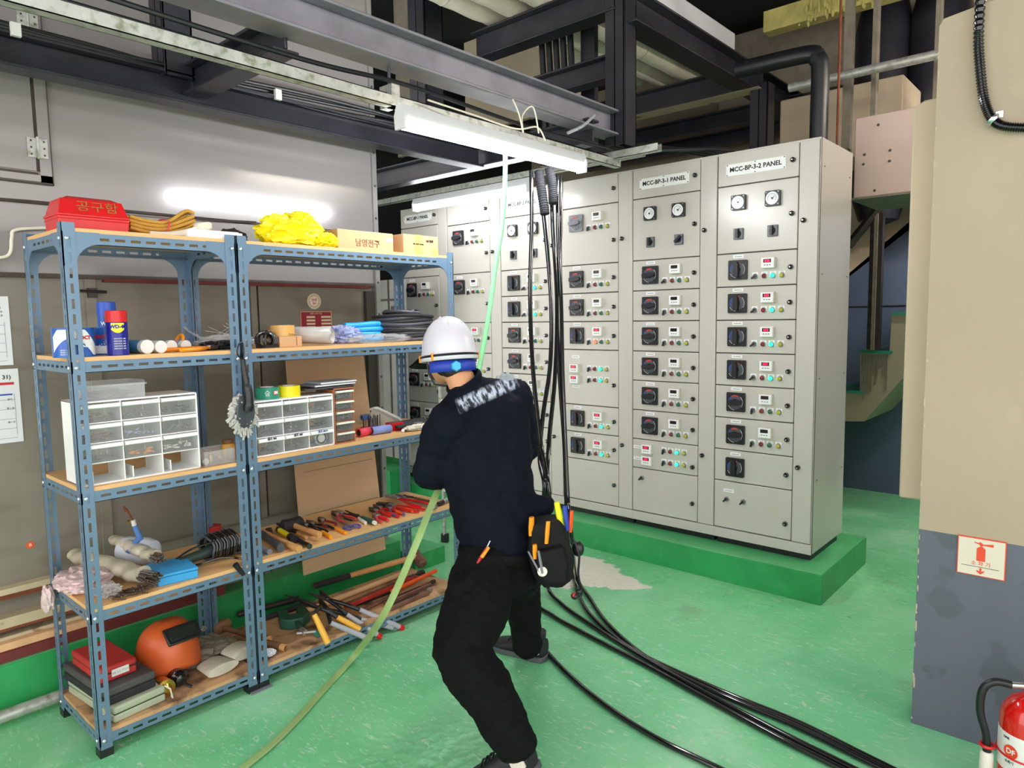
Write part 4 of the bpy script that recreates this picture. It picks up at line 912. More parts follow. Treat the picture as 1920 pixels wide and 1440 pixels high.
def carton(label, pa, pb, H, D_, txts, tape=None, x=-2.66):
    a = on(0, x, *pa); b = on(0, x, *pb); W_ = b.y - a.y
    t = thing('cardboard_box', label, 'box', (x, a.y, S1)); mb = MB(); mb.bb((-D_, 0, 0), (0, W_, H), 'card_lt'); mb.build('box_body', t, bev=.003)
    mb = MB(); mb.bb((-D_ + .002, .002, H), (-.002, W_ - .002, H + .002), 'card'); mb.bb((-D_ / 2 - .0015, .002, H + .002), (-D_ / 2 + .0015, W_ - .002, H + .0025), 'wood_dk'); mb.build('flap', t)
    for s, sz, y, z, k in txts: text(s, sz, k, parent=t, loc=(.0012, W_ * y, z), rot=RW, bold=.0006)
    if tape: mb = MB(); mb.bb((-.02, W_ * tape - .022, H), (.0012, W_ * tape + .022, H + .003), 'tape_tan'); mb.bb((-.0, W_ * tape - .022, 0), (.0012, W_ * tape + .022, H), 'tape_tan'); mb.bb((0, W_ - .04, 0), (.0013, W_ - .002, .035), 'tape_tan'); mb.build('tape', t)
    return t, W_
t, W_ = carton('cardboard carton with four large Korean letters next to the yellow bag', (634, 470), (738, 473), .088, .17, (('남영전구', .038, .52, .034, 'wood_dk'),))
mb = MB(); mb.bb((0, W_ - .045, .052), (.0013, W_ - .003, .07), 'white'); mb.bb((.0013, W_ - .042, .059), (.0016, W_ - .02, .063), 'yellow'); mb.build('sticker', t)
carton('cardboard carton with yellowish tape strip, at the end of the top shelf', (757, 475), (822, 480), .095, .17, (('KS 형광', .014, .75, .07, 'ink'), ('NR 100W 60-H11', .009, .42, .052, 'ink')), tape=.42)

# ---- second shelf
def tin(label, pa, z, r, H, logo, side):
    x_, px_ = pa; t = thing('paint_tin', label, 'tin', (x_, on(0, x_, px_, 650).y, z))
    MB().lathe([(r, 0), (r * 1.01, .002), (r, .004), (r, H - .004), (r * 1.01, H - .002), (r, H), (r * .9, H), (r * .88, H - .004), (.001, H - .004)], 'tin_blue', n=36).build('tin_body', t)
    mb = MB(); n = 40; vs = []; fs = []
    for i in range(n + 1):
        th = -1.4 + 2.8 * i / n; m_ = H * (.5 + .42 * math.sin(th * 1.7 + (.3 if side else 2.2))); lo, hi = max(.006, m_ - .026), min(H - .006, m_ + .026)
        vs += [((r + .0006) * math.cos(th), (r + .0006) * math.sin(th), lo), ((r + .0006) * math.cos(th), (r + .0006) * math.sin(th), hi)]
    for i in range(n): fs.append((2 * i, 2 * i + 2, 2 * i + 3, 2 * i + 1))
    mb.add(vs, fs, 'white_pl'); mb.build('white_band', t)
    if logo: text('LOCT', .017, 'red', parent=t, loc=(0, 0, H * .66), rot=(PI / 2, 0, PI / 2 + logo), wrap=r + .0014, bold=.0008); text('KB', .026, 'white_pl' if side == 0 else 'tin_blue', parent=t, loc=(0, 0, H * .43), rot=(PI / 2, 0, PI / 2 + logo), wrap=r + .0014, bold=.001)
    for q in range(3): text('OOO 120', .007, 'white_pl', parent=t, loc=(0, 0, .024 - .007 * q), rot=(PI / 2, 0, PI / 2 - .7), wrap=r + .001)
tin('left blue and white paint tin behind the front post of the shelf', (-2.68, 138), S2, .062, .098, .25, 0)
tin('right blue and white paint tin half hidden by the blue spray can', (-2.745, 206), S2, .058, .098, -.75, 1)
def can(label, pa, z, r, H, bodyk, capk, txts, fn=None, capH=.03):
    x_, px_ = pa; t = thing('spray_can', label, 'can', (x_, on(0, x_, px_, 650).y, z))
    MB().lathe([(r, 0), (r * 1.02, .003), (r, .006), (r, H - capH - .004), (r * 1.03, H - capH)], bodyk, n=32).build('can_body', t)
    MB().lathe([(r * 1.02, H - capH), (r * 1.0, H - .002), (r * .94, H), (.001, H)], capk, n=32).build('cap', t)
    for s, sz, k, zz, rot, bd in txts: text(s, sz, k, parent=t, loc=(0, 0, zz), rot=(PI / 2, 0, PI / 2 + rot), wrap=r + .0012, bold=bd)
    return t
t = can('dark blue spray can with red cap and yellow shield logo', (-2.645, 221), S2, .034, .155, 'can_blue', 'red', (('WD-40', .0165, 'can_blue', .099, -.2, .0008),), capH=.040)
mb = MB(); n = 20; vs = []; fs = []
for i in range(n + 1):
    th = -.85 + 1.24 * i / n; yv = .078 + .012 * abs((th + .23) / .62) ** 2; vs += [(.0346 * math.cos(th), .0346 * math.sin(th), yv), (.0346 * math.cos(th), .0346 * math.sin(th), .112)]
for i in range(n): fs.append((2 * i, 2 * i + 2, 2 * i + 3, 2 * i + 1))
mb.add(vs, fs, 'yellow'); mb.build('shield', t)
for q in range(5): text('AEROSOL 360', .0062, 'white', parent=t, loc=(0, 0, .058 - q * .0085), rot=(PI / 2, 0, PI / 2 - .1), wrap=.0352)
t = can('tall light blue spray can standing behind the red capped can', (-2.835, 204), S2, .031, .19, 'tin_blue', 'blue', (('WELD', .018, 'white', .11, -.2, .0005),), capH=.05)
for i, (pa, lab, k) in enumerate((((-2.665, 276), 'teal labelled paper roll nearest the red capped can, open end forward', 'teal_lb'), ((-2.67, 302), 'white paper roll, second from the spray can', 'white'), ((-2.70, 322), 'white paper roll behind the orange cutter, third from the spray can', 'teal_lb'), ((-2.72, 349), 'white paper roll, farthest from the spray can', 'film_blue'))):
    r = (.025, .0225, .022, .021)[i]; t = thing('paper_roll', lab, 'roll', (pa[0], on(0, pa[0], pa[1], 650).y, S2 + r), (0, 0, PI + .15))
    MB().lathe([(r * .8, 0), (r, 0), (r, .02), (r * 1.0, .11), (r * .8, .11)], k, ax='x', n=24).build('roll_body', t); MB().lathe([(r * .82, -.001), (r * 1.01, -.001), (r * 1.01, .022), (r * .8, .022), (r * .78, .003)], 'white', ax='x', n=24).build('roll_end', t)
    MB().lathe([(r * .78, .004), (.001, .004)], 'grey_sw' if i == 0 else 'ivory', ax='x', n=20).build('core', t)
ZOFF = Vector((0, 0, 1))
# orange cable cutter
def two_handle(name, label, cat, pa, pb, z, kh, kj, spread=.25, r=.008, jaw=.3, zoff=.01, joint='steel', tips=None, flat=.8, curve=.02, hook=0):
    """plier-like tool: handles start at pa, jaws at pb"""
    if z == S2: A_, B_ = [Vector((q[0], on(0, q[0], q[1], 650).y, z)) for q in (pa, pb)]; p, L_, a = A_ + ZOFF * zoff, (B_ - A_).length, math.atan2(B_.y - A_.y, B_.x - A_.x)
    else: p, L_, a = lay(pa, pb, z, zoff)
    t = thing(name, label, cat, p, a)
    jx = L_ * (1 - jaw)
    for s in (-1, 1):
        MB().tube(spline([(0, s * spread * L_ * .5, 0), (jx * .35, s * (spread * L_ * .45 + curve * .4), 0), (jx * .8, s * .012, .001), (jx, s * .004, .002)], 6), [r * .9] + [r * 1.15] * 12 + [r * .8] * 6, kh, 10, flat=flat).build('handle', t)
        if tips: MB().cyl((-.012, s * spread * L_ * .52, 0), (.012, s * spread * L_ * .5, 0), r * 1.3, tips, n=12).build('grip_tip', t)
    mb = MB(); mb.lathe([(.013, -.007), (.014, 0), (.013, .008)], joint, Matrix.Translation((jx, 0, .002)), n=16)
    for s in (-1, 1): mb.prism([(jx - .01, s * .014), (jx + (L_ - jx) * .5, s * .016), (L_, s * (.003 + hook * .01)), (L_, s * .0005), (jx, 0)][::s], -.005, .009, kj)
    mb.build('jaws', t, bev=.001); return t
two_handle('cable_cutter', 'yellow orange handled cutter lying before the paper rolls', 'cutter', (-2.64, 322), (-2.72, 412), S2, 'orange', 'dk_steel', .36, .009, .22)
mb = MB(); mb.tube([(.03 * math.cos(a), .03 * math.sin(a), 0) for a in [q * PI / 10 for q in range(20)]], .006, 'orange', 8, closed=True, T=Matrix.Rotation(1.2, 4, 'X')); tag(mb.build('orange_ring', loc=(-2.78, on(0, -2.78, 336, 650).y, S2 + .034)), 'small orange ring handle behind the yellow cutter', 'ring')
for i, (pa, lab, k, r) in enumerate((((-2.74, 398), 'clump of black fittings at the end of the yellow cutter', 'blk', (.035, .05, .018)), ((-2.72, 424), 'black plastic pieces under the clear bag near the middle post', 'blk_soft', (.04, .04, .02)))):
    mb = blob((0, 0, r[2] * .8), r, k, .5, 4, 20 + i, ridge=True); tag(mb.build('fitting_clump', loc=(pa[0], on(0, pa[0], pa[1], 650).y, S2)), lab, 'fittings')
a = Vector((-2.78, on(0, -2.86, 425, 650).y, S2)); mb = blob((0, 0, .024), (.06, .12, .03), 'clear', .5, 2.6, 31, sub=5, ridge=True); mb.tube(spline([(0, -.10, .04), (-.01, -.15, .075), (0, -.17, .09)], 6), [.012, .012] + [.01] * 10 + [.004], 'clear', 8, flat=.4); tag(mb.build('clear_bag', loc=(a.x - .08, a.y, S2)), 'crumpled clear plastic bag behind the middle posts', 'bag')
mb = MB(); random.seed(3)
for i in range(9): mb.tube([(random.uniform(-.03, .03), random.uniform(-.1, .1) , .03), (0, random.uniform(-.14, .1), .05), (0, random.uniform(-.18, .16), random.uniform(.06, .12))], .0012, 'clear', 5)
tag(mb.build('plastic_strands', loc=(a.x - .07, a.y, S2)), 'thin pale plastic strands curling out of the clear bag', 'plastic')
a = Vector((-2.66, on(0, -2.70, 497, 650).y, S2)); mb = MB()
for i in range(9): rr = .028 + .003 * (i % 4); mb.tube([(rr * .5 * math.sin(i), rr * 1.2 * math.cos(q * PI / 10), .032 + rr * math.sin(q * PI / 10)) for q in range(20)], .0045, 'blk_gloss', 7, closed=True, T=Matrix.Rotation(.2 * i - .8, 4, 'Z'))
mb.bb((-.03, -.03, 0), (.03, .04, .012), 'blk'); tag(mb.build('coiled_cord', loc=(a.x - .03, a.y, S2)), 'small black coiled cord right of the middle posts', 'cord')
a = Vector((-2.66, on(0, -2.66, 545, 650).y, S2)); t = thing('small_carton', 'small plain cardboard box under the brown tape roll', 'box', (a.x, a.y, S2)); MB().bb((-.10, -.05, 0), (0, .055, .045), 'card_lt').build('box_body', t, bev=.002); MB().bb((0, .028, .005), (.001, .031, .042), 'wood_dk').build('flap_gap', t)
t = thing('packing_tape', 'brown packing tape roll on the small cardboard box', 'tape', (a.x - .055, a.y - .003, S2 + .0455)); MB().lathe([(.035, 0), (.05, 0), (.05, .046), (.035, .046), (.035, 0)], 'tape_tan', n=36).build('tape_roll', t); MB().lathe([(.032, .0), (.036, .0), (.036, .0465), (.032, .0465), (.032, 0)], 'card', n=30).build('core', t); MB().prism([(.02, .048), (.055, .035), (.06, .0), (.052, 0), (.045, .03)], .01, .0115, 'tape_tan').build('loose_end', t)
a = Vector((-2.65, on(0, -2.65, 624, 650).y, S2)); t = thing('film_roll', 'rolled sheet of greyish clear film with its open end forward', 'roll', (a.x, a.y, S2 + .042), (0, 0, PI + .62)); mb = MB(); pts = []
n = 60; vs = []; fs = []
for i in range(n + 1):
    th = i / n * 4.6 * PI; rr = .018 + .022 * i / n; vs += [(0, rr * math.cos(th), rr * math.sin(th)), (.26, rr * 1.05 * math.cos(th) + .01, rr * .95 * math.sin(th) + .006)]
for i in range(n): fs.append((2 * i, 2 * i + 2, 2 * i + 3, 2 * i + 1))
mb.add(vs, fs, 'filmy'); o = mb.build('film', t); so = o.modifiers.new('s', 'SOLIDIFY'); so.thickness = .0012
a = Vector((-2.73, on(0, -2.82, 632, 650).y, S2)); tag(blob((0, 0, .036), (.07, .10, .045), 'film_blue', .45, 2.4, 41, sub=5, ridge=True).build('lilac_bag', loc=(a.x - .09, a.y + .03, S2)), 'pale lilac clear bag between the film roll and blue bundle', 'bag')
a = Vector((-2.70, on(0, -2.80, 682, 650).y, S2)); t = thing('blue_bundle', 'bright blue plastic wrapped bundle of tubes on the second shelf', 'bundle', (a.x - .10, a.y, S2))
for i in range(4): MB().tube(spline([(-.02 + .014 * (i % 2), -.1, .014 + .023 * i), (0, -.03, .018 + .022 * i), (.01, .05, .014 + .025 * i), (0, .12 - .02 * (i % 2), .016 + .024 * i)], 6), [.014] * 18 + [.008], 'film_blue2', 10).build('blue_tube', t)
a = Vector((-2.63, on(0, -2.68, 715, 650).y - .02, S2)); t = tag(blob((0, 0, .018), (.05, .17, .022), 'clear', .5, 2.2, 44, sub=5, ridge=True).build('clear_packet', loc=(a.x - .055, a.y + .02, S2)), 'flat clear plastic packet at the front edge below the blue bundle', 'bag')
t = thing('cable_coil', 'large coil of thick black cable at the end of the second shelf', 'cable', (-2.82, 2.33, S2)); mb = MB(); random.seed(5)
for i in range(14):
    rr = .135 - .004 * (i % 3) - (.05 if i > 9 else 0) - (.03 if i > 11 else 0); zz = .012 + .0125 * min(i, 10) + .003 * (i > 9) * i * .3; ox, oy = random.uniform(-.008, .008), random.uniform(-.01, .01)
    mb.tube([(ox + rr * math.cos(q * PI / 20) * 1.1, oy + rr * 1.15 * math.sin(q * PI / 20), min(zz, .145) + .005 * math.sin(q * PI / 10 + i)) for q in range(40)], .008, 'blk_soft' if i % 2 else 'dk_grey', 8, closed=True)
mb.build('loops', t)

# ---- third shelf: drawer cabinets
def drawers(label, loc, nx, rows, dw, dh, D_, frame='white_pl', skip=(), fills=None, lab=None, rot=0, legs=False, name='drawer_cabinet'):
    t = thing(name, label, 'drawer cabinet', loc, rot); fw = .0065; W_ = nx * dw + fw * 2; H = rows * dh + fw * 2; mb = MB()
    mb.bb((-D_, 0, H - fw), (0, W_, H), frame); mb.bb((-D_, 0, 0), (0, W_, fw), frame); mb.bb((-D_, 0, 0), (0, fw, H), frame); mb.bb((-D_, W_ - fw, 0), (0, W_, H), frame)
    for i in range(1, nx): mb.bb((-D_, fw + i * dw - .0022, 0), (0, fw + i * dw + .0022, H), frame)
    for j in range(1, rows): mb.bb((-D_, 0, fw + j * dh - .0022), (0, W_, fw + j * dh + .0022), frame)
    mb.build('frame', t, bev=.002)
    for j in range(rows):
        for i in range(nx):
            if (i, j) in skip: continue
            y0, z0 = fw + i * dw + .004, fw + j * dh + .004; w_, h_ = dw - .008, dh - .008
            d = MB(); d.bb((-.0015, 0, 0), (.0, w_, h_ * .78), 'clear_dr'); d.bb((-D_ + .02, 0, 0), (0, .0015, h_ * .8), 'clear_dr'); d.bb((-D_ + .02, w_ - .0015, 0), (0, w_, h_ * .8), 'clear_dr'); d.bb((-D_ + .02, 0, 0), (0, w_, .0015), 'clear_dr')
            d.add([(-.001, -.001, h_ * .72), (-.001, w_ + .001, h_ * .72), (.013, w_ + .001, h_ * .80), (.013, -.001, h_ * .80), (-.001, -.001, h_), (-.001, w_ + .001, h_), (.010, w_ + .001, h_ * .98), (.010, -.001, h_ * .98)], [(0, 1, 2, 3), (7, 6, 5, 4), (0, 4, 5, 1), (3, 2, 6, 7), (0, 3, 7, 4), (1, 5, 6, 2)], 'white_pl' if frame == 'white_pl' else 'ivory')
            o = d.build('drawer', t, (0.001, y0, z0))
            random.seed(i * 7 + j * 3 + nx)
            c = MB(); k = (fills or {}).get((i, j), None) or random.choice(['steel', 'dk_steel', 'steel', 'rusty'])
            for q in range(26):
                a_ = random.uniform(0, PI); l_ = random.uniform(.005, .016); x, y, z = random.uniform(-.05, -.008), random.uniform(.014, w_ - .014), random.uniform(.004, h_ * .4)
                c.cyl((x - l_ * math.sin(a_) * .5, y - l_ * math.cos(a_) * .6, z), (x + l_ * math.sin(a_) * .5, y + l_ * math.cos(a_) * .6, z + .002), random.uniform(.0015, .004), k, n=6)
            c.build('small_hardware', o)['kind'] = 'stuff'
    return t, W_, H
tA, WA, HA = drawers('white drawer cabinet with nine clear drawers over an open bottom row, left shelf', (-2.625, .765, S3), 3, 4, .130, .069, .16, skip=((0, 0), (1, 0), (2, 0)), fills={(1, 1): 'orange', (2, 1): 'white', (1, 2): 'film_blue'})
mb = MB()
for i in range(3):
    y0 = .0065 + i * .13; mb = MB(); mb.bb((-.13, y0 + .03, .007), (-.015, y0 + .034, .045), 'white_pl'); mb.build('divider', tA)
a = Vector((-2.70, .79, S3 + HA)); t = thing('clear_bin', 'clear plastic bin with bits inside on top of the left drawer cabinet', 'bin', a)
mb = MB(); mb.bb((-.07, 0, 0), (.06, .001, .055), 'clear'); mb.bb((-.07, .2, 0), (.06, .201, .06), 'clear'); mb.bb((.058, 0, 0), (.06, .2, .048), 'clear'); mb.bb((-.07, 0, 0), (-.068, .2, .06), 'clear'); mb.bb((-.07, 0, 0), (.06, .2, .002), 'clear'); mb.bb((.05, -.004, .045), (.068, .205, .052), 'clear'); mb.build('bin_body', t, bev=.001)
blob((-.005, .10, .014), (.045, .07, .014), 'rusty', .4, 4, 51).build('contents', t)
tB, WB, HB = drawers('white drawer cabinet with nine labelled clear drawers on the right shelf', (-2.625, 1.392, S3), 3, 3, .120, .072, .15, fills={(2, 0): 'blue'})
for i in range(3): text('볼트 M%d' % (6 + i * 2), .012, 'tin_blue' if i == 2 else 'ink', parent=tB, loc=(.014, .066 + i * .12, .071), rot=RW, bold=.0002)
t = thing('blue_tape', 'blue tape roll showing through the lowest right drawer', 'tape', (-2.632, 1.392 + .31, S3 + .038)); MB().lathe([(.018, 0), (.027, 0), (.027, .012), (.018, .012), (.018, 0)], 'blue', Matrix.Rotation(0, 4, 'X'), ax='x').build('tape_roll', t); MB().lathe([(.0272, .0), (.029, 0), (.029, .012), (.0272, .012)], 'white', ax='x').build('tape_edge', t); t.location.x -= .012
def tape(label, y, k, r, H, core=None):
    t = thing('tape_roll', label, 'tape', (-2.69, y, S3 + HB)); MB().lathe([(r * .6, 0), (r, 0), (r, H), (r * .6, H), (r * .6, 0)], k, n=36).build('tape', t); MB().lathe([(r * .56, 0), (r * .62, 0), (r * .62, H + .0006), (r * .56, H + .0006), (r * .56, 0)], 'white', n=30).build('core', t); return t
t = tape('green wrapped tape roll with red badge on the right drawer cabinet', 1.49, 'teal', .048, .048); text('3M', .016, 'white', parent=t, loc=(0, 0, .026), rot=(PI / 2, 0, PI / 2 + .25), wrap=.0490, bold=.001); mb = MB(); n = 8
mb.add([((.0484) * math.cos(th), (.0484) * math.sin(th), z) for th in (.0, .1, .2, .3, .4, .5) for z in (.017, .035)], [(2 * i, 2 * i + 2, 2 * i + 3, 2 * i + 1) for i in range(5)], 'red'); mb.build('badge', t)
text('숲', .026, 'white_pl', parent=t, loc=(0, 0, .024), rot=(PI / 2, 0, PI / 2 - .5), wrap=.0484)
tape('plain yellow tape roll beside the green wrapped roll', 1.59, 'yellow', .047, .046)
tC, WC, HC = drawers('narrow stack of five clear drawers with brown frames beside the white cabinet', (-2.625, 1.768, S3), 1, 5, .095, .047, .14, frame='brown_frame')
for i, (z, k, dy, lab) in enumerate(((0, 'blk', -.08, 'black flat folder lying lowest on the narrow drawer stack'), (.012, 'grey_sw', -.03, 'grey blue flat folder lying on top of the black one'), (.022, 'paper_line', .0, 'thin pale booklet topmost on the narrow drawer stack'))):
    mb = MB(); mb.bb((-.13, dy - .03, z), (.0, .16 + dy * .2, z + .009), k); mb.bb((-.128, dy - .028, z + .002), (.001, .158 + dy * .2, z + .007), 'white' if i else 'dk_grey'); tag(mb.build('folder', loc=(-2.64, 1.745, S3 + HC), bev=.001), lab, 'folder')
# fittings box and jar
t = thing('clear_box', 'clear plastic box holding brass fittings beside the left drawer cabinet', 'box', (-2.65, 1.185, S3)); mb = MB()
mb.bb((-.10, 0, 0), (.02, .002, .055), 'clear'); mb.bb((-.10, .12, 0), (.02, .122, .055), 'clear'); mb.bb((.018, 0, 0), (.02, .12, .055), 'clear'); mb.bb((-.1, 0, 0), (-.098, .12, .055), 'clear'); mb.bb((-.1, 0, 0), (.02, .12, .002), 'clear'); mb.build('box_body', t)
for i, (y, lab, r_) in enumerate(((1.225, 'upright brass fitting in the clear box', 0), (1.268, 'brass fitting lying with its open end forward in the clear box', 1))):
    t = thing('brass_fitting', lab, 'fitting', (-2.665, y, S3 + .004 + (.014 if r_ else 0)), 0); mb = MB()
    prof = [(.009, 0), (.009, .012), (.013, .012), (.013, .022), (.010, .022), (.010, .034), (.007, .036), (.007, .042), (.004, .042), (.004, .03)]
    mb.lathe(prof, 'brass', Matrix.Rotation(PI, 4, 'Z') @ Matrix.Translation((0, 0, 0)) if not r_ else Matrix.Translation((-.03, 0, 0)), ax='z' if not r_ else 'x', n=12); mb.build('fitting_body', t)
tag(MB().lathe([(.011, 0), (.013, .004), (.013, .016), (.010, .018)], 'white', ax='x').build('bottle_stopper', loc=(-2.665, 1.198, S3 + .015)), 'small white stopper at the left end of the clear box', 'stopper')
t = thing('glass_jar', 'jar of yellowish liquid behind the middle posts, third level', 'jar', (-2.72, 1.325, S3)); MB().lathe([(.024, 0), (.026, .004), (.026, .05), (.02, .06)], 'yel_wood', n=24).build('jar_body', t); MB().lathe([(.021, .06), (.022, .062), (.022, .076), (.001, .077)], 'wood_dk', n=24).build('lid', t)
# duster mop
t = thing('duster_mop', 'grey string duster with black handle hanging on the middle posts', 'duster', on(0, -2.585, 452, 735))
t.rotation_euler = (0, 0, .35)
c0 = t.location.copy()
mb = MB(); mb.lathe([(.001, 0), (.030, .004), (.047, .012), (.05, .018), (.046, .022), (.001, .024)], 'dk_grey', Matrix.Rotation(PI / 2, 4, 'Y') @ Matrix.Scale(1.35, 4, (1, 0, 0)), n=28); mb.build('pad', t, (0, 0, -.075), (0, 0, 0))
MB().tube(spline([(.03, 0, -.07), (.038, 0, -.03), (.03, 0, .03), (.022, -.002, .09), (.02, -.004, .13)], 8), [.02] * 6 + [.017] * 10 + [.012] * 10 + [.010] * 6 + [.006], 'blk', 12).build('handle', t)
MB().tube(spline([(.02, -.004, .125), (.02, -.03, .15), (.02, -.02, .185), (.02, 0, .19), (.02, .004, .15), (.02, -.002, .12)], 6), .003, 'blk', 6).build('hang_loop', t)
mb = MB(); random.seed(11)
for i in range(230):
    a_ = random.uniform(0, 2 * PI); rr = random.uniform(.6, 1.1); y, z = math.cos(a_) * .052 * rr, -.075 + math.sin(a_) * .062 * rr
    oy, oz = math.cos(a_) * random.uniform(.01, .03), math.sin(a_) * random.uniform(.0, .02) - random.uniform(.012, .03)
    mb.tube([(.0, y * .8, z), (random.uniform(-.01, .022), y + oy * .6, z + oz * .35), (random.uniform(-.01, .02), y + oy, z + oz)], [.0045, .005, .0038], 'mop', 6)
mb.build('string_pile', t)['kind'] = 'stuff'
# right end of shelf three
def paper_tube(label, pa, ang, r, L_, k, zo=0):
    a = on(2, S3, *pa); t = thing('rolled_sheet', label, 'roll', (a.x, a.y, S3 + r + zo), (0, 0, ang)); n = 50; vs = []; fs = []
    for i in range(n + 1):
        th = i / n * 3.4 * PI; rr = r * (.72 + .28 * i / n); vs += [(0, rr * math.cos(th), rr * math.sin(th)), (L_, rr * .96 * math.cos(th), rr * .96 * math.sin(th))]
    for i in range(n): fs.append((2 * i, 2 * i + 2, 2 * i + 3, 2 * i + 1))
    o = MB().add(vs, fs, k).build('sheet', t); so = o.modifiers.new('s', 'SOLIDIFY'); so.thickness = .001
    MB().lathe([(r * .70, .004), (.001, .006)], 'blk', ax='x', n=20).build('dark_core', t)
paper_tube('pinkish red rolled sheet right of the brown framed drawers', (672, 820), PI / 2 + .15, .021, .075, 'rose')
paper_tube('upper light blue rolled sheet lying on the lower roll', (678, 795), PI / 2 - .1, .016, .11, 'paper_blue', .018)
paper_tube('lower greyish blue rolled sheet at the front edge of the third shelf', (697, 816), PI / 2 - .1, .021, .105, 'pb2')
a = on(2, S3, 735, 809); t = thing('red_holder', 'bright red box with low front beside the blue rolled sheets', 'box', (a.x, a.y, S3), .0); mb = MB(); mb.bb((-.05, 0, 0), (0, .075, .038), 'red'); mb.bb((-.048, .002, .038), (-.002, .073, .040), 'dark_red'); mb.bb((-.05, -.035, 0), (-.02, .0, .03), 'red'); mb.build('box_body', t, bev=.002)
t = thing('drill_bit_holder', 'rack of upright drill bits behind the blue rolls', 'holder', (-2.80, 2.03, S3)); MB().bb((0, 0, 0), (.08, .09, .028), 'case_red').build('rack_base', t, bev=.002); mb = MB(); random.seed(8)
for i in range(26): x, y = random.uniform(.006, .074), random.uniform(.006, .084); h_ = random.uniform(.03, .065); mb.cyl((x, y, .028), (x, y, .028 + h_), .0028, random.choice(['blk', 'steel', 'dk_steel', 'steel']), n=6)
mb.build('drill_bits', t)['kind'] = 'stuff'
tag(MB().lathe([(.009, 0), (.01, .003), (.01, .022), (.004, .026), (.004, .036)], 'white', n=14).build('small_bottle', loc=(-2.73, 2.12, S3)), 'small white bottle between the drill bits and red box', 'bottle')
t = thing('white_dustpan', 'grey white folded sheet leaning like a dustpan behind the drill bits', 'dustpan', (-2.78, 2.14, S3), .3)
T = Matrix.Rotation(-.3, 4, 'Y'); mb = MB(); mb.prism([(-.05, .0), (.17, .0), (.14, .03), (.0, .105), (-.03, .11), (-.05, .09)], 0, .003, 'leather_lt', T, ax=0); mb.prism([(-.03, .11), (.0, .105), (.15, .03), (.17, .0), (.19, .006), (.155, .042), (.0, .118), (-.032, .12)], -.008, .02, 'white', T, ax=0); mb.build('pan', t)
t = thing('black_plate', 'flat black plate lying beside the worker on the third shelf', 'plate', (-2.70, 2.22, S3)); MB().prism([(-.10, -.03), (.03, -.06), (.06, .20), (-.12, .20)], .016, .028, 'blk_soft').build('plate_body', t, bev=.003); MB().cyl((.03, .04, .03), (.045, .08, .032), .004, 'chrome', n=8).build('clip', t)
mb = blob((0, 0, .014), (.035, .09, .014), 'cord_w', .5, 3, 61, ridge=True); tag(mb.build('white_glove', loc=(-2.64, 2.27, S3)), 'off white work glove at the front edge near the worker elbow', 'glove')
tag(MB().lathe([(.001, 0), (.008, .003), (.009, .01), (.006, .016), (.001, .018)], 'white', n=12).build('white_plug', loc=(-2.64, 2.165, S3)), 'tiny white plug between the red box and white glove', 'plug')
tag(MB().bb((-.004, 0, 0), (0, .05, .055), 'teal').bb((-.05, -.04, 0), (0, .0, .012), 'teal').build('green_card', loc=(-2.84, 1.955, S3)), 'small green card standing behind the rolled sheets', 'card')

# ---- fourth shelf
a = on(2, S4, 160, 1105); t = thing('pink_bag', 'pale pinkish plastic bag sagging over the left end of the fourth level', 'bag', (a.x - .02, a.y, S4)); blob((0, 0, .032), (.13, .085, .036), 'pinkish', .35, 2.0, 71, sub=5, ridge=True).build('bag_body', t); mb = blob((-.12, -.085, -.045), (.035, .02, .05), 'pinkish', .3, 2, 72, flat=False); mb.build('hanging_corner', t)
mb = blob((0, 0, .018), (.03, .04, .026), 'filmy', .5, 3, 75, ridge=True); a = on(2, S4, 210, 1122); tag(mb.build('film_scrap', loc=(a.x - .03, a.y, S4)), 'grey crumpled plastic scrap at the front of the fourth level', 'plastic')
def rodbag(label, pa, pb, r, k, zo, seed):
    p, L_, an = lay(pa, pb, S4, zo); t = thing('rod_bag', label, 'bag', p, an); n = 24; mb = MB()
    mb.tube([(L_ * .86 * i / n, .004 * math.sin(i * 1.3 + seed), .003 * math.cos(i + seed)) for i in range(n + 1)], [r * (.75 + .25 * min(1, i / 5) + .06 * math.sin(i * 2.1 + seed)) for i in range(n + 1)], k, 14, flat=.75); mb.build('wrapper', t)
    mb = MB(); random.seed(seed)
    for i in range(60): a_ = random.uniform(0, 2 * PI); q = r * .62 * math.sqrt(random.random()); y, z = q * math.cos(a_), q * math.sin(a_) * .75; e = L_ * random.uniform(.93, 1.02); mb.cyl((L_ * .8, y, z), (e, y * 1.35, z * 1.35), .0024, 'rods' if random.random() > .25 else 'steel', n=6)
    mb.build('welding_rods', t)['kind'] = 'stuff'
rodbag('nearer long bag of welding rods spilling out at its open end', (140, 1060), (292, 1108), .038, 'filmy_yel', .045, 1)
rodbag('farther bag of welding rods with yellowish label', (215, 1048), (305, 1090), .028, 'filmy_yel', .085, 2)
mb = MB(); random.seed(77)
for i in range(45): x, y = random.uniform(-.05, .02), random.uniform(-.05, .07); an = random.uniform(-.3, .9); mb.cyl((x, y, .004), (x + .05 * math.cos(an), y + .05 * math.sin(an), random.uniform(.004, .02)), .0024, 'rods', n=6)
a = on(2, S4, 238, 1120); tag(mb.build('loose_rods', loc=(a.x - .03, a.y, S4)), 'loose rusty welding rods scattered before the rod bags', 'rods', kind='stuff')
a = on(2, S4, 297, 1101); b = on(2, S4, 372, 1083); L_ = (b - a).length; t = thing('blue_case', 'flat sky blue plastic case in front of the white gas canister', 'case', (a.x, a.y, S4), math.atan2(b.y - a.y, b.x - a.x) - PI / 2)
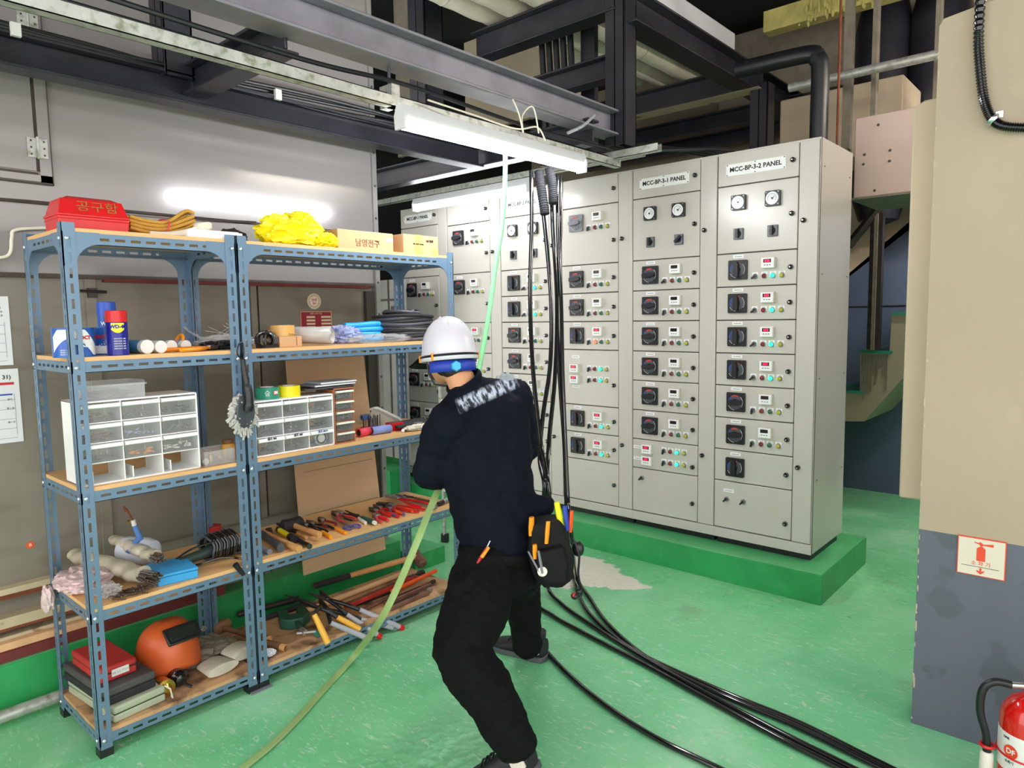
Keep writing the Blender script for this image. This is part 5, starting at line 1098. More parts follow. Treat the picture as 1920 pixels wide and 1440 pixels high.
MB().bb((-.17, 0, 0), (0, L_, .03), 'sky_box').build('case_base', t, bev=.003); MB().bb((-.172, -.002, .031), (.002, L_ + .002, .042), 'sky_box').build('case_lid', t, bev=.004)
a = on(2, S4, 268, 1065); t = thing('blow_torch', 'white gas canister lying with blue handled torch head upright', 'torch', (a.x - .06, a.y + .01, S4 + .055), (0, 0, 0)); T = Matrix.Rotation(-.35, 4, 'X') @ Matrix.Rotation(PI / 2 - .5, 4, 'Y')
MB().lathe([(.03, -.075), (.05, -.07), (.055, -.05), (.055, .04), (.045, .07), (.02, .085)], 'bottle', Matrix.Rotation(.5, 4, 'Z') @ Matrix.Rotation(PI / 2, 4, 'Y'), n=28).build('canister', t)
k0 = t.location
def L2(px, py, dd=0): v = on(0, k0.x + dd, px, py); return v - k0
MB().tube([L2(268, 1022, .03), L2(262, 1008, .03), L2(252, 985, .03)], [.011, .011, .010], 'torch_blue', 12).build('handle', t); MB().tube([L2(262, 1008, .03), L2(250, 1022, .04), L2(240, 1036, .05)], [.011, .012, .010], 'torch_blue', 12).build('lever_sleeve', t)
MB().cyl(L2(252, 985, .03), L2(249, 975, .03), .009, 'ivory').build('collar', t); MB().tube([L2(249, 975, .03), L2(241, 962, .03), L2(236, 956, .03), L2(231, 949, .03)], [.003, .004, .007, .002], 'rust', 8).build('nozzle', t); MB().cyl(L2(243, 976, .03), L2(238, 980, .04), .004, 'brass', n=8).build('valve', t)
a = on(2, S4, 430, 1050); t = thing('angle_grinder', 'dark green angle grinder with its black cord coiled around it', 'power tool', (a.x - .06, a.y - .02, S4), .1)
mb = MB(); mb.tube([(0, -.16, .03), (0, -.07, .036), (0, -.03, .04), (0, .04, .042), (0, .06, .04)], [.018, .02, .026, .032, .028], 'gr_green', 16); mb.build('body', t); MB().cyl((0, .06, .04), (.0, .10, .038), .026, 'steel', r2=.022).build('gear_head', t); MB().lathe([(.03, .0), (.045, .003), (.045, .012), (.01, .014)], 'dk_grey', Matrix.Translation((0, .09, .004)), n=24).build('guard', t)
MB().prism([(-.01, -.20), (.012, -.19), (.014, -.14), (-.014, -.14)], .02, .04, 'dk_steel').build('chuck', t)
mb = MB()
for i in range(11): rr = .055 + .003 * (i % 3); mb.tube([(rr * math.cos(q * PI / 12), .01 + .011 * (i - 5) + .004 * math.sin(q), .055 + rr * .85 * math.sin(q * PI / 12)) for q in range(24)], .0048, 'blk_gloss' if i % 3 else 'dk_grey', 7, closed=True)
mb.tube(spline([(.05, -.03, .09), (.02, -.12, .075), (-.02, -.17, .03), (.03, -.14, .012), (.09, -.04, .03), (.12, .03, .012)], 8), .004, 'blk_gloss', 7); mb.build('cord', t)
mb = MB(); p0 = on(0, XR + .012, 441, 1058); mb.cyl(p0, p0 + Vector((.004, .03, -.05)), .012, 'blk', r2=.008, n=10); mb.cyl(p0 + Vector((.004, .036, -.05)), p0 + Vector((.004, .045, -.07)), .002, 'chrome', n=6); mb.cyl(p0 + Vector((.008, .028, -.052)), p0 + Vector((.008, .036, -.072)), .002, 'chrome', n=6); tag(mb.build('power_plug'), 'black mains plug hanging over the fourth level front edge', 'plug')
a = on(2, S4, 400, 1012); tag(MB().prism([(-.03, -.04), (.03, -.04), (.03, .03), (.0, .05), (-.03, .03)], 0, .06, 'case_red').build('red_tool_box', loc=(a.x - .02, a.y, S4), bev=.003), 'small red box behind the coiled grinder cord', 'box')
# hand tools in a row on the right shelf
def stick(name, label, cat, pa, pb, z, parts, zoff=None):
    """parts: (part name, from, to (fractions), radius, colour[, r2[, flat]])"""
    r0 = max(p[3] for p in parts); p, L_, a = lay(pa, pb, z, r0 if zoff is None else zoff); t = thing(name, label, cat, p, a)
    for q in parts: MB().cyl((q[1] * L_, 0, 0), (q[2] * L_, 0, 0), q[3], q[4], r2=q[5] if len(q) > 5 else None, n=14).build(q[0], t, bev=.001)
    return t
def hammer(label, pa, pb, z, hk, hr, headk, hL, hr2, zoff=.02, rubber=False, name='hammer', cat='hammer'):
    p, L_, a = lay(pa, pb, z, zoff); t = thing(name, label, cat, p, a); n = 8
    MB().tube([(L_ * i / n, 0, 0) for i in range(n + 1)], [hr * (1 - .25 * math.sin(PI * i / n * .9)) for i in range(n + 1)], hk, 12, flat=1.25).build('handle', t)
    mb = MB()
    if rubber: mb.lathe([(hr2 * .8, -hL / 2), (hr2, -hL / 2 + .008), (hr2 * .93, 0), (hr2, hL / 2 - .008), (hr2 * .8, hL / 2)], headk, Matrix.Translation((L_, 0, 0)), ax='y', n=24)
    else: mb.lathe([(hr2 * .9, -hL / 2), (hr2, -hL / 2 + .004), (hr2, -hL / 4), (hr2 * .7, -hL / 5), (hr2 * .75, hL / 5), (hr2 * .5, hL / 2)], headk, Matrix.Translation((L_, 0, 0)), ax='y', n=12)
    mb.build('head', t); return t
hammer('hammer with grey rubber grip, leftmost on the tool level', (527, 1036), (492, 1010), S4, 'dk_grey', .016, 'dk_steel', .09, .014)
stick('steel_tube', 'grey tube lying at the left front of the tool level', 'tube', (506, 1040), (488, 1032), S4, (('tube_body', 0, 1, .012, 'grey_sw'),))
hammer('light wooden handled hammer pointing at the viewer, left on tool level', (562, 1038), (492, 1005), S4, 'wood', .014, 'dk_steel', .085, .014, zoff=.018)
stick('flashlight', 'black and yellow flashlight lying among the hammers', 'flashlight', (553, 1020), (522, 1000), S4, (('lens_head', 0, .3, .019, 'blk', .015), ('barrel', .3, 1, .013, 'yellow', .012), ('tail', .9, 1.0, .0135, 'blk')))
stick('pocket_torch', 'small black torch right of the black and yellow flashlight', 'flashlight', (581, 1030), (556, 1015), S4, (('lens_head', 0, .25, .012, 'blk_gloss'), ('barrel', .25, 1, .010, 'blk')))
hammer('rubber mallet with black head and pale wooden handle', (600, 1015), (548, 996), S4, 'wood', .013, 'blk_soft', .10, .032, zoff=.03, rubber=True, name='rubber_mallet', cat='mallet')
stick('file_tool', 'long dark file lying under the mallet handle', 'file', (575, 1012), (520, 985), S4, (('handle', 0, .3, .008, 'wood'), ('blade', .3, 1, .006, 'dk_steel')))
two_handle('pliers', 'black handled pliers right of the rubber mallet', 'pliers', (606, 1003), (560, 985), S4, 'blk', 'dk_steel', .2, .006)
two_handle('pliers', 'black and orange tipped pliers behind the rubber mallet', 'pliers', (615, 998), (575, 982), S4, 'blk', 'dk_steel', .3, .006)
stick('chisel', 'chisel with short orange handle near the tape of scissors', 'chisel', (621, 1011), (585, 990), S4, (('handle', 0, .45, .009, 'orange'), ('shank', .45, 1, .004, 'steel')))
stick('utility_knife', 'orange utility knife lying beside the blue scissors', 'knife', (649, 1003), (617, 988), S4, (('handle', 0, .9, .008, 'orange'), ('blade', .9, 1.15, .003, 'steel')))
def scissors(label, pa, pb, z):
    p, L_, a = lay(pa, pb, z, .008); t = thing('scissors', label, 'scissors', p, a)
    for s in (-1, 1):
        MB().tube([(.022 + .026 * math.cos(q * PI / 12), s * .022 + .017 * math.sin(q * PI / 12), 0) for q in range(24)], .0045, 'indigo', 8, closed=True).build('finger_ring', t)
        MB().prism([(.045, s * .012), (L_ * .5, s * .004), (L_, 0), (L_ * .5, -s * .008), (.045, s * .004)][::s], -.002 + s * .0015, .001 + s * .0015, 'steel').build('blade', t)
scissors('scissors with two indigo finger rings near the middle of tool level', (664, 993), (622, 972), S4)
two_handle('pliers', 'dull red handled pliers behind the orange utility knife', 'pliers', (622, 990), (598, 976), S4, 'st_red', 'dk_steel', .3, .006)
two_handle('pliers', 'pliers with two red grips behind the indigo scissors', 'pliers', (657, 980), (622, 964), S4, 'rose', 'dk_steel', .3, .006)
two_handle('wire_stripper', 'dark wire stripper behind the indigo scissors, near the back edge', 'stripper', (668, 978), (630, 962), S4, 'blk', 'steel', .22, .005)
stick('screwdriver', 'screwdriver with fat green handle and long dark blade', 'screwdriver', (704, 986), (648, 962), S4, (('butt', 0, .06, .010, 'ivory'), ('handle', .05, .42, .013, 'vise', .010), ('blade', .42, 1, .0035, 'dk_steel')))
stick('screwdriver', 'screwdriver with clear pale handle left of the green one', 'screwdriver', (686, 984), (660, 966), S4, (('handle', 0, .5, .008, 'ivory'), ('blade', .5, 1, .003, 'steel')))
stick('screwdriver', 'thin dark screwdriver at the back of the tool level', 'screwdriver', (672, 970), (624, 962), S4, (('handle', 0, .35, .008, 'blk'), ('blade', .35, 1, .003, 'dk_steel')))
two_handle('pliers', 'bright red pliers nearest the front, right of the green screwdriver', 'pliers', (737, 975), (692, 957), S4, 'red', 'dk_steel', .28, .008)
two_handle('pliers', 'second bright red pliers lying just behind the first red pair', 'pliers', (744, 968), (700, 952), S4, 'red', 'dk_steel', .3, .007)
two_handle('pliers', 'pink red handled pliers lowest at the front beside the green screwdriver', 'pliers', (723, 981), (700, 968), S4, 'rose', 'steel', .2, .006)
two_handle('pliers', 'pliers with indigo grips behind the two red pairs', 'pliers', (751, 970), (724, 953), S4, 'indigo', 'blk', .2, .006)
two_handle('pliers', 'pliers with orange red grips right of the indigo pair', 'pliers', (765, 965), (726, 948), S4, 'or_red', 'blk', .26, .0065)
two_handle('water_pump_pliers', 'long water pump pliers with red grips, upper of two', 'pliers', (797, 954), (726, 936), S4, 'red', 'steel', .18, .0065, hook=1, zoff=.018)
two_handle('water_pump_pliers', 'long water pump pliers with red grips nearest the front edge', 'pliers', (791, 961), (708, 948), S4, 'red', 'dk_steel', .16, .007, hook=1)
def adj_wrench(label, pa, pb, z, k='steel', W=.016, zoff=.008, name='adjustable_wrench', cat='wrench'):
    p, L_, a = lay(pa, pb, z, zoff); t = thing(name, label, cat, p, a)
    MB().prism([(0, -W * .6), (.012, -W * .9), (.03, -W * .6), (L_ * .75, -W * .5), (L_ * .75, W * .5), (.03, W * .6), (.012, W * .9), (0, W * .6)], -.004, .004, k).build('handle', t, bev=.0015)
    MB().prism([(L_ * .74, -W * .6), (L_ * .86, -W * 1.3), (L_, -W * 1.2), (L_ * 1.0, -W * .3), (L_ * .86, -W * .2), (L_ * .86, W * .4), (L_ * .74, W * .6)], -.006, .006, k).build('fixed_jaw', t, bev=.0015)
    MB().prism([(L_ * .85, W * .5), (L_ * .98, W * .2), (L_ * .98, W * 1.0), (L_ * .87, W * 1.2)], -.005, .005, k).build('moving_jaw', t, bev=.001)
    MB().cyl((L_ * .8, W * .2, 0), (L_ * .85, W * .2, 0), .007, 'dk_steel', n=10).build('adjusting_screw', t)
adj_wrench('long silver adjustable wrench behind the red water pump pliers', (818, 957), (740, 932), S4, zoff=.012)
adj_wrench('short silver wrench at the right front end of the tool level', (800, 960), (838, 940), S4, 'chrome')
stick('socket_handle', 'silver socket handle with black grip at the end of the tool level', 'wrench', (822, 950), (838, 942), S4, (('grip', 0, .55, .012, 'blk'), ('head', .55, 1, .013, 'chrome')))
stick('pry_bar', 'thin dark pry bar along the back of the tool level', 'bar', (806, 942), (756, 930), S4, (('grip', 0, .55, .006, 'wood_dk'), ('shaft', .55, 1, .004, 'blk')))
stick('long_bar', 'thin brown bar at the far back edge of the tool level', 'bar', (775, 933), (738, 932), S4, (('shaft', 0, 1, .0045, 'rusty'),))
tag(MB().prism([(-.2, 0), (0, 0), (0, .05), (-.2, .05)], 0, .004, 'grey_sw').build('steel_ruler', loc=(-2.64, 1.38, S4)), 'short grey metal strip at the left front of the tool level', 'ruler')

# ---- bottom shelf
def case(label, x1, x0, y0, y1, z, H, kb, kl, rot=0, handle=None, name='tool_case', lab=None):
    t = thing(name, label, 'case', ((x0 + x1) / 2, (y0 + y1) / 2, z), rot); a, b = (x1 - x0) / 2, (y1 - y0) / 2
    MB().bb((-a, -b, 0), (a, b, H * .5 - .001), kb).build('case_base', t, bev=.006); MB().bb((-a - .001, -b - .001, H * .5 + .001), (a + .001, b + .001, H), kl).build('case_lid', t, bev=.008)
    MB().bb((-a + .004, -b + .004, H * .5 - .002), (a - .004, b - .004, H * .5 + .002), 'blk').build('seam', t)
    if lab: MB().bb((a, -b * .4, H * .25), (a + .0015, b * .55, H * .72), 'white').build('label', t); text('EA 3.5 TON', .011, 'case_grn', parent=t, loc=(a + .002, b * .08, H * .48), rot=RW)
    return t
case('flat grey green metal case, lowest of the stack at bottom left', -2.63, -3.0, .79, .975, S5, .058, 'case_grn', 'case_grn', .1)
case('black flat case in the middle of the stack at bottom left', -2.65, -3.0, .775, .955, S5 + .059, .062, 'blk_soft', 'case_dk', .08)
case('faded red case on top of the black case at bottom left', -2.70, -2.96, .79, .915, S5 + .122, .055, 'case_red', 'case_red', .06, lab=1)
t = thing('welding_mask', 'orange welding mask with dark visor lying on the bottom shelf', 'mask', (-2.86, 1.09, S5 + .012), .05)
t.scale = (.92, .86, .78)
n, m = 22, 14; vs = []; fs = []
for i in range(n + 1):
    th = -1.75 + 3.5 * i / n
    for j in range(m + 1):
        v = .06 + .94 * j / m; R_ = .138 * (1 - .8 * (1 - v) ** 2.4); z = .235 * (1 - v ** 1.9) + .03 - .03 * v + .05 * v ** 3 * math.cos(th) ** 2
        x = R_ * math.cos(th) * (1.05 if math.cos(th) > 0 else .9); y = R_ * math.sin(th); vs.append((x, y, z))
fs = [(i * (m + 1) + j, (i + 1) * (m + 1) + j, (i + 1) * (m + 1) + j + 1, i * (m + 1) + j + 1) for i in range(n) for j in range(m)]
# crown
top = len(vs); vs.append((0, 0, .267)); fs += [(i * (m + 1), top, (i + 1) * (m + 1)) for i in range(n)]
o = MB().add(vs, fs, 'helm_or').build('shell', t); so = o.modifiers.new('s', 'SOLIDIFY'); so.thickness = .004
T = Matrix.Translation((.117, .02, .224)) @ Matrix.Rotation(-.72, 4, 'Y') 
mb = MB(); mb.bb((-.006, -.078, -.045), (.010, .078, .042), 'blk', T); mb.build('visor_frame', t, bev=.006)
mb = MB(); mb.bb((.009, -.062, -.026), (.013, .062, .026), 'lens', T); mb.build('visor_glass', t, bev=.001)
MB().lathe([(.013, 0), (.014, .006), (.011, .014)], 'chrome', T @ Matrix.Translation((.008, .088, -.02)) @ Matrix.Rotation(PI / 2, 4, 'Y'), n=14).build('side_knob', t)
MB().box((.128, 0, .12), (.004, .022, .026), 'yellow', Matrix.Rotation(-.62, 4, 'Z')).build('yellow_label', t)
blob((-.02, 0, .06), (.07, .08, .055), 'blk', .3, 2.5, 81).build('inner_harness', t)
a = on(2, S5, 303, 1312); t = thing('cup_brush', 'brass coloured round wire cup brush beside the case stack', 'brush', (a.x - .02, a.y + .02, S5 + .034), (0, 0, 0)); MB().lathe([(.008, -.04), (.03, -.035), (.034, 0), (.034, .018), (.02, .02), (.012, .03)], 'brass', ax='x', n=24).build('cup', t); MB().tube([(.03, -.01, .02), (.05, .002, .01), (.045, .01, -.03), (.03, .012, -.028)], .003, 'cord_w', 6).build('wire_handle', t)
a = on(2, S5, 338, 1300); t = thing('drill_chuck', 'black round drill head with rod pointing at the viewer', 'power tool', (a.x - .05, a.y + .02, S5 + .034)); MB().lathe([(.01, -.05), (.032, -.045), (.034, .0), (.026, .006), (.02, .02), (.01, .024)], 'blk_gloss', ax='x', n=24).build('drum', t); MB().tube([(.02, 0, 0), (.05, .006, -.01), (.065, .018, -.018)], .006, 'blk', 8).build('rod', t)
def glove(label, pa, k1, k2, rot, seed, zo=.0):
    a = on(2, S5, *pa); t = thing('leather_glove', label, 'glove', (a.x, a.y, S5 + zo), rot)
    t.scale = (1.15, 1.15, 1.1); n = 16; mb = MB(); pr = [(-.0, .052), (-.03, .058), (-.07, .055), (-.11, .05), (-.14, .052), (-.18, .05)]
    blob((-.125, 0, .02), (.075, .055, .018), k1, .25, 3, seed).build('palm', t)
    mb = MB(); mb.tube([(-.06, 0, .022), (-.02, 0, .024), (.025, 0, .024)], [.05, .056, .06], k2, 16, flat=.33, cap=True); mb.build('cuff', t)
    for i in range(4): y = -.036 + .024 * i; MB().tube([(-.17, y, .02), (-.21, y * 1.1, .022), (-.245 + .01 * abs(i - 1.5), y * 1.15, .016)], [.013, .0125, .009], k1, 10).build('finger', t)
    MB().tube([(-.10, -.045, .02), (-.14, -.075, .02), (-.175, -.085, .016)], [.016, .014, .010], k1, 10).build('thumb', t)
glove('upper grey leather work glove with pale cuff facing the viewer', (458, 1240), 'leather', 'leather_lt', .25, 91, .02)
glove('lower leather work glove leaning against the welding mask', (412, 1262), 'leather', 'leather_lt', .1, 92)
def mallet(label, pa, pb, z, k, r, kh, hl, hr, zoff=.025): return hammer(label, pa, pb, z, k, r, kh, hl, hr, zoff, True, 'wooden_mallet', 'mallet')
mallet('dark wooden mallet with round pale end behind the gloves', (466, 1200), (412, 1186), S5, 'wood_dk', .012, 'wood_dk', .1, .028)
stick('wood_stub', 'short wooden handle with pale round end at the middle posts', 'handle', (505, 1206), (466, 1190), S5, (('end_face', 0, .03, .0165, 'wood'), ('stick', .03, 1, .016, 'wood_dk')))
stick('wood_stub', 'square brown wood stub right of the middle posts', 'handle', (537, 1222), (500, 1212), S5, (('stick', 0, 1, .015, 'wood_dk'), ('end_face', 0, .25, .0155, 'wood')))
stick('wood_stub', 'pale round wood end left of the middle posts', 'handle', (463, 1218), (440, 1205), S5, (('end_face', 0, .05, .016, 'cord_w'), ('stick', .05, 1, .0155, 'wood_dk')))
tag(blob((0, 0, .01), (.03, .03, .012), 'paper', .4, 3, 95, ridge=True).build('crumpled_paper', loc=tuple(on(2, S5, 503, 1228))), 'crumpled bit of pale paper beside the square wood stub', 'paper')
# bench vise
a = on(2, S5, 560, 1175); t = thing('bench_vise', 'dark green cast pipe vise lying left of the bolt cutters', 'vise', (a.x - .03, a.y, S5), -.35)
mb = MB(); mb.prism([(-.10, -.06), (.02, -.07), (.05, -.03), (.05, .03), (0, .07), (-.10, .06), (-.07, .02), (-.02, .02), (-.02, -.02), (-.07, -.02)], 0, .05, 'vise'); mb.build('yoke', t, bev=.006); MB().cyl((.05, 0, .03), (.13, .01, .022), .011, 'vise').build('spindle', t); MB().cyl((.12, .005, .022), (.15, .015, .02), .014, 'chrome').build('collar', t)
MB().cyl((.14, -.02, .02), (.16, .06, .018), .006, 'galv', n=10).build('tommy_bar', t); MB().bb((.15, .0, .005), (.2, .03, .012), 'teal', Matrix.Rotation(.3, 4, 'Z')).build('foot_plate', t)
# sledge, pipe wrenches, bars
def sledge():
    p, L_, an = lay((590, 1120), (782, 1062), S5, .06); t = thing('sledge_hammer', 'long sledge hammer with pale wooden shaft at the back of the bottom level', 'hammer', p, an)
    MB().tube([(L_ * i / 8, 0, 0) for i in range(9)], [.014, .0135, .0135, .014, .0145, .015, .0155, .016, .016], 'wood', 12).build('shaft', t); MB().cyl((0, 0, 0), (L_ * .32, 0, 0), .0155, 'blk_soft').build('black_grip', t)
    MB().lathe([(.026, -.062), (.032, -.055), (.032, -.02), (.029, 0), (.032, .02), (.032, .055), (.026, .062)], 'rusty', Matrix.Translation((L_ + .005, 0, -.01)) @ Matrix.Rotation(.5, 4, 'X'), ax='y', n=8).build('head', t)
sledge()
stick('timber_stick', 'pale square timber stick lying beside the sledge shaft', 'stick', (565, 1155), (752, 1082), S5, (('stick', 0, 1, .014, 'wood_lt'),), zoff=.016)
def pipe_wrench(label, pa, pb, z, k, W, zoff, kj=None):
    p, L_, an = lay(pa, pb, z, zoff); t = thing('pipe_wrench', label, 'wrench', p, an)
    MB().prism([(0, -W * .8), (.01, -W), (L_ * .72, -W * .9), (L_ * .78, -W * 1.4), (L_ * .86, -W * 1.4), (L_ * .86, W * 1.2), (L_ * .74, W * 1.3), (L_ * .7, W * .9), (.01, W), (0, W * .8)], -.011, .011, k).build('handle', t, bev=.003)
    MB().bb((L_ * .02, -W * .5, .010), (L_ * .66, W * .5, .013), 'rusty' if k != 'rusty' else 'dk_steel').build('rib', t)
    MB().prism([(L_ * .8, W * .2), (L_ * 1.0, W * .1), (L_ * 1.02, W * 1.6), (L_ * .95, W * 2.0), (L_ * .9, W * 1.1), (L_ * .8, W * 1.1)], -.008, .008, kj or 'dk_steel').build('hook_jaw', t, bev=.002)
    MB().cyl((L_ * .79, W * .4, 0), (L_ * .85, W * .4, 0), W * .9, 'dk_steel', n=14).build('adjusting_nut', t)
pipe_wrench('large red pipe wrench lying under the sledge hammer', (648, 1148), (798, 1083), S5, 'pipe_red', .017, .03)
stick('orange_bar', 'bright orange bar lying across the red pipe wrench', 'bar', (735, 1125), (818, 1085), S5, (('bar_body', 0, 1, .0115, 'or_red', .0105),), zoff=.045)
pipe_wrench('rusty reddish pipe wrench in front of the orange bar', (722, 1138), (818, 1096), S5, 'rusty', .012, .016)
pipe_wrench('brown grey pipe wrench nearest the front edge at the right end', (730, 1146), (812, 1110), S5, 'rusty', .013, .014, 'leather')
stick('steel_bar', 'dark rusty bar behind the bolt cutters', 'bar', (660, 1140), (735, 1112), S5, (('bar_body', 0, 1, .012, 'dk_steel'),))
stick('steel_bar', 'dark reddish bar just in front of the large red wrench', 'bar', (675, 1150), (738, 1120), S5, (('bar_body', 0, 1, .010, 'rusty'),))
stick('crowbar', 'dark crowbar lying along the back left of the right bottom level', 'bar', (446, 1158), (560, 1128), S5, (('bar_body', 0, 1, .015, 'dk_steel'),))
stick('crowbar', 'second dark bar lying behind the green vise', 'bar', (495, 1165), (580, 1135), S5, (('bar_body', 0, 1, .013, 'blk_soft'),))
def shear(label, pts, kg, kt, rg=.0125, seed=0, z0=.05, wood=False):
    """one long grip given by pixel end, running back to a pivot"""
    pass
def P5(px, py, x): return on(0, x, px, py)
def cutter(label, piv, grips, blades, kg, kt, x0=-2.72, name='bolt_cutter', cat='cutter', kb='blk', frac=.42, rg=.0125):
    t = thing(name, label, cat, (0, 0, 0)); pv = P5(piv[0], piv[1], x0)
    for (gx, gy, xx, qx, qy) in grips:
        e = P5(gx, gy, xx); q = P5(qx, qy, (x0 * .45 + xx * .55)); w1 = MB().tube([pv, pv.lerp(q, .5) + Vector((0, 0, .004)), q], [.010, .009, .010], kb, 10); w1.build('arm', t)
        MB().tube([q, q.lerp(e, .5), e], [rg * .85, rg, rg * 1.02], kg, 14).build('grip', t)
        if kt: d = (e - q).normalized(); MB().tube([e - d * .006, e + d * .008, e + d * .018], [rg * 1.12, rg * 1.15, rg * .9], kt, 14).build('grip_end', t); MB().tube([e + d * .0165, e + d * .019], [rg * .4, rg * .4], 'blk', 10).build('end_hole', t)
    for (bx, by, xx) in blades:
        e = P5(bx, by, xx); d = (e - pv); MB().tube([pv - d * .1, pv + d * .35, pv + d * .7, e], [.010, .016, .013, .003], kb if not kt else 'dk_steel', 8, flat=.45).build('blade', t)
    MB().ell(pv + Vector((0, 0, .004)), (.013, .013, .011), 'dk_steel').build('pivot', t)
cutter('bolt cutter with two grey grips ending in red caps', (614, 1124), ((709, 1191, -2.585, 650, 1152), (751, 1176, -2.585, 674, 1143)), ((578, 1112, -2.80), (600, 1106, -2.85)), 'grey_grip', 'red', x0=-2.76)
cutter('bolt cutter with pale grey grips and grey end caps', (612, 1143), ((690, 1197, -2.565, 620, 1168), (738, 1177, -2.60, 676, 1161)), ((560, 1130, -2.78), (598, 1122, -2.82)), 'grey_grip', 'grey_sw', x0=-2.72)
cutter('hedge shears with two yellow wooden handles and dark blades', (600, 1140), ((615, 1206, -2.572, 589, 1152), (674, 1180, -2.60, 632, 1157)), ((533, 1115, -2.80), (556, 1120, -2.74)), 'yel_wood', None, x0=-2.70, name='hedge_shears', cat='shears', rg=.0135)
# folding ladder legs beyond the worker
t = thing('step_ladder', 'aluminium ladder legs with black feet standing behind the worker arm', 'ladder', (-3.40, 3.12, 0), .3)
for x, lean in ((0, -.02), (.10, .03)):
    MB().tube([(x, 0, .05), (x + lean, .02, 1.05)], .018, 'galv', 8, flat=.6).build('leg', t); MB().bb((x - .024, -.016, 0), (x + .024, .018, .06), 'blk').build('foot', t, bev=.004)
for z in (.35, .65, .95): MB().bb((0, -.01, z), (.10, .02, z + .02), 'galv').build('rung', t)

# ------------------------------------------------------------------ the worker
FW = Vector((-.93, .37, 0)).normalized(); SW = Vector((.37, .93, 0)).normalized(); ZU = Vector((0, 0, 1))
def ring_loft(mb, rings, k, n=28, S=SW, F=FW, p=1.0):
    """rings: (centre, half width along S, half depth along F[, tilt vector])"""
    vs = []; fs = []; S0 = S
    for rg_ in rings:
        c, a, b = rg_[:3]; S = (S0 + ZU * (rg_[3] if len(rg_) > 3 else 0)).normalized()
        for j in range(n):
            t = 2 * PI * j / n; cs, sn = math.cos(t), math.sin(t)
            cs = math.copysign(abs(cs) ** p, cs); sn = math.copysign(abs(sn) ** p, sn); vs.append(Vector(c) + S * (a * cs) + F * (b * sn))
    m = len(rings)
    for i in range(m - 1):
        for j in range(n): fs.append((i * n + j, i * n + (j + 1) % n, (i + 1) * n + (j + 1) % n, (i + 1) * n + j))
    fs.append(tuple(range(n - 1, -1, -1))); fs.append(tuple((m - 1) * n + j for j in range(n)))
    mb.add(vs, fs, k)
def limb(mb, pts, rs, k, sub=5, n=16):
    P = spline(pts, sub); R_ = []
    for i in range(len(pts) - 1): R_ += [rs[i] + (rs[i + 1] - rs[i]) * j / sub for j in range(sub)]
    R_.append(rs[-1]); mb.tube(P, R_, k, n); mb.ell(P[0], (R_[0],) * 3, k); mb.ell(P[-1], (R_[-1],) * 3, k)
def fuse(o, vox, smooth=6, disp=None):
    r = o.modifiers.new('fuse', 'REMESH'); r.mode = 'VOXEL'; r.voxel_size = vox; r.use_smooth_shade = True
    s = o.modifiers.new('smooth', 'SMOOTH'); s.factor = .6; s.iterations = smooth
    if disp:
        for nm, sc_, st_ in disp:
            tx = bpy.data.textures.new(nm, 'CLOUDS'); tx.noise_scale = sc_; d = o.modifiers.new(nm, 'DISPLACE'); d.texture = tx; d.strength = st_; d.mid_level = .5; d.texture_coords = 'LOCAL'
    return o
J = dict(neck=at(872, 728, 2.555), head=at(841, 662, 2.60), ls=at(834, 800, 2.47), rs=at(962, 752, 2.67), le=at(806, 888, 2.52), re=at(984, 845, 2.84), lh=at(853, 868, 2.78), rh=at(944, 752, 2.95),
         chest=at(905, 800, 2.56), waist=at(930, 940, 2.57), pelvis=at(944, 1035, 2.57), lhip=at(913, 1065, 2.50), rhip=at(968, 1050, 2.63), lk=at(868, 1220, 2.30), rk=at(976, 1092, 2.93), la=at(966, 1388, 2.14), ra=at(988, 1190, 3.03))
HD = Vector((-.95, .31, 0)).normalized(); HS = Vector((.31, .95, 0)).normalized()
hc = J['head']
mb = MB()
ring_loft(mb, [(J['neck'] - ZU * .04, .052, .055), (J['neck'], .058, .062), (J['neck'].lerp(hc, .5) + HD * -.002, .056, .062), (hc - ZU * .05 + HD * .0, .056, .065)], 'skin', 20, HS, HD)
Th = Matrix.Translation(hc) @ Matrix((HD, HS, ZU)).transposed().to_4x4() @ Matrix.Rotation(.12, 4, 'Y')
mb.ell((0, 0, .0), (.098, .077, .108), 'skin', Th, 24, 16); mb.ell((.045, 0, -.055), (.052, .055, .055), 'skin', Th); mb.ell((.06, 0, -.085), (.035, .038, .03), 'skin', Th)
mb.ell((.098, 0, -.02), (.014, .011, .022), 'skin', Th, 10, 8); mb.ell((.104, 0, -.032), (.013, .014, .010), 'skin', Th, 10, 8)
for s in (-1, 1):
    mb.ell((-.002, s * .078, -.018), (.022, .010, .034), 'skin', Th, 12, 8); mb.ell((.086, s * .03, .0), (.014, .016, .010), 'skin', Th, 10, 6); mb.ell((.08, s * .035, -.03), (.02, .022, .02), 'skin', Th, 10, 6)
mb.ell((.092, 0, -.058), (.012, .024, .007), 'skin', Th, 10, 6)
ring_loft(mb, [(J['chest'].lerp(J['neck'], .6), .075, .06, .5), (J['chest'], .15, .09, .2), (J['chest'].lerp(J['waist'], .6), .14, .095), (J['waist'], .135, .095), (J['pelvis'] - ZU * .02, .135, .10)], 'skin')
limb(mb, [J['ls'] + SW * .03 - ZU * .015, J['le'], J['lh']], [.05, .042, .028], 'skin'); limb(mb, [J['rs'] - SW * .03, J['re'], J['rh']], [.05, .042, .028], 'skin')
limb(mb, [J['lhip'], J['lk'], J['la']], [.085, .055, .04], 'skin'); limb(mb, [J['rhip'], J['rk'], J['ra']], [.085, .055, .04], 'skin')
person = tag(fuse(mb.build('person'), .009, 4), 'worker in navy jacket and white hard hat, seen from behind, lunging and pulling green rope', 'person')
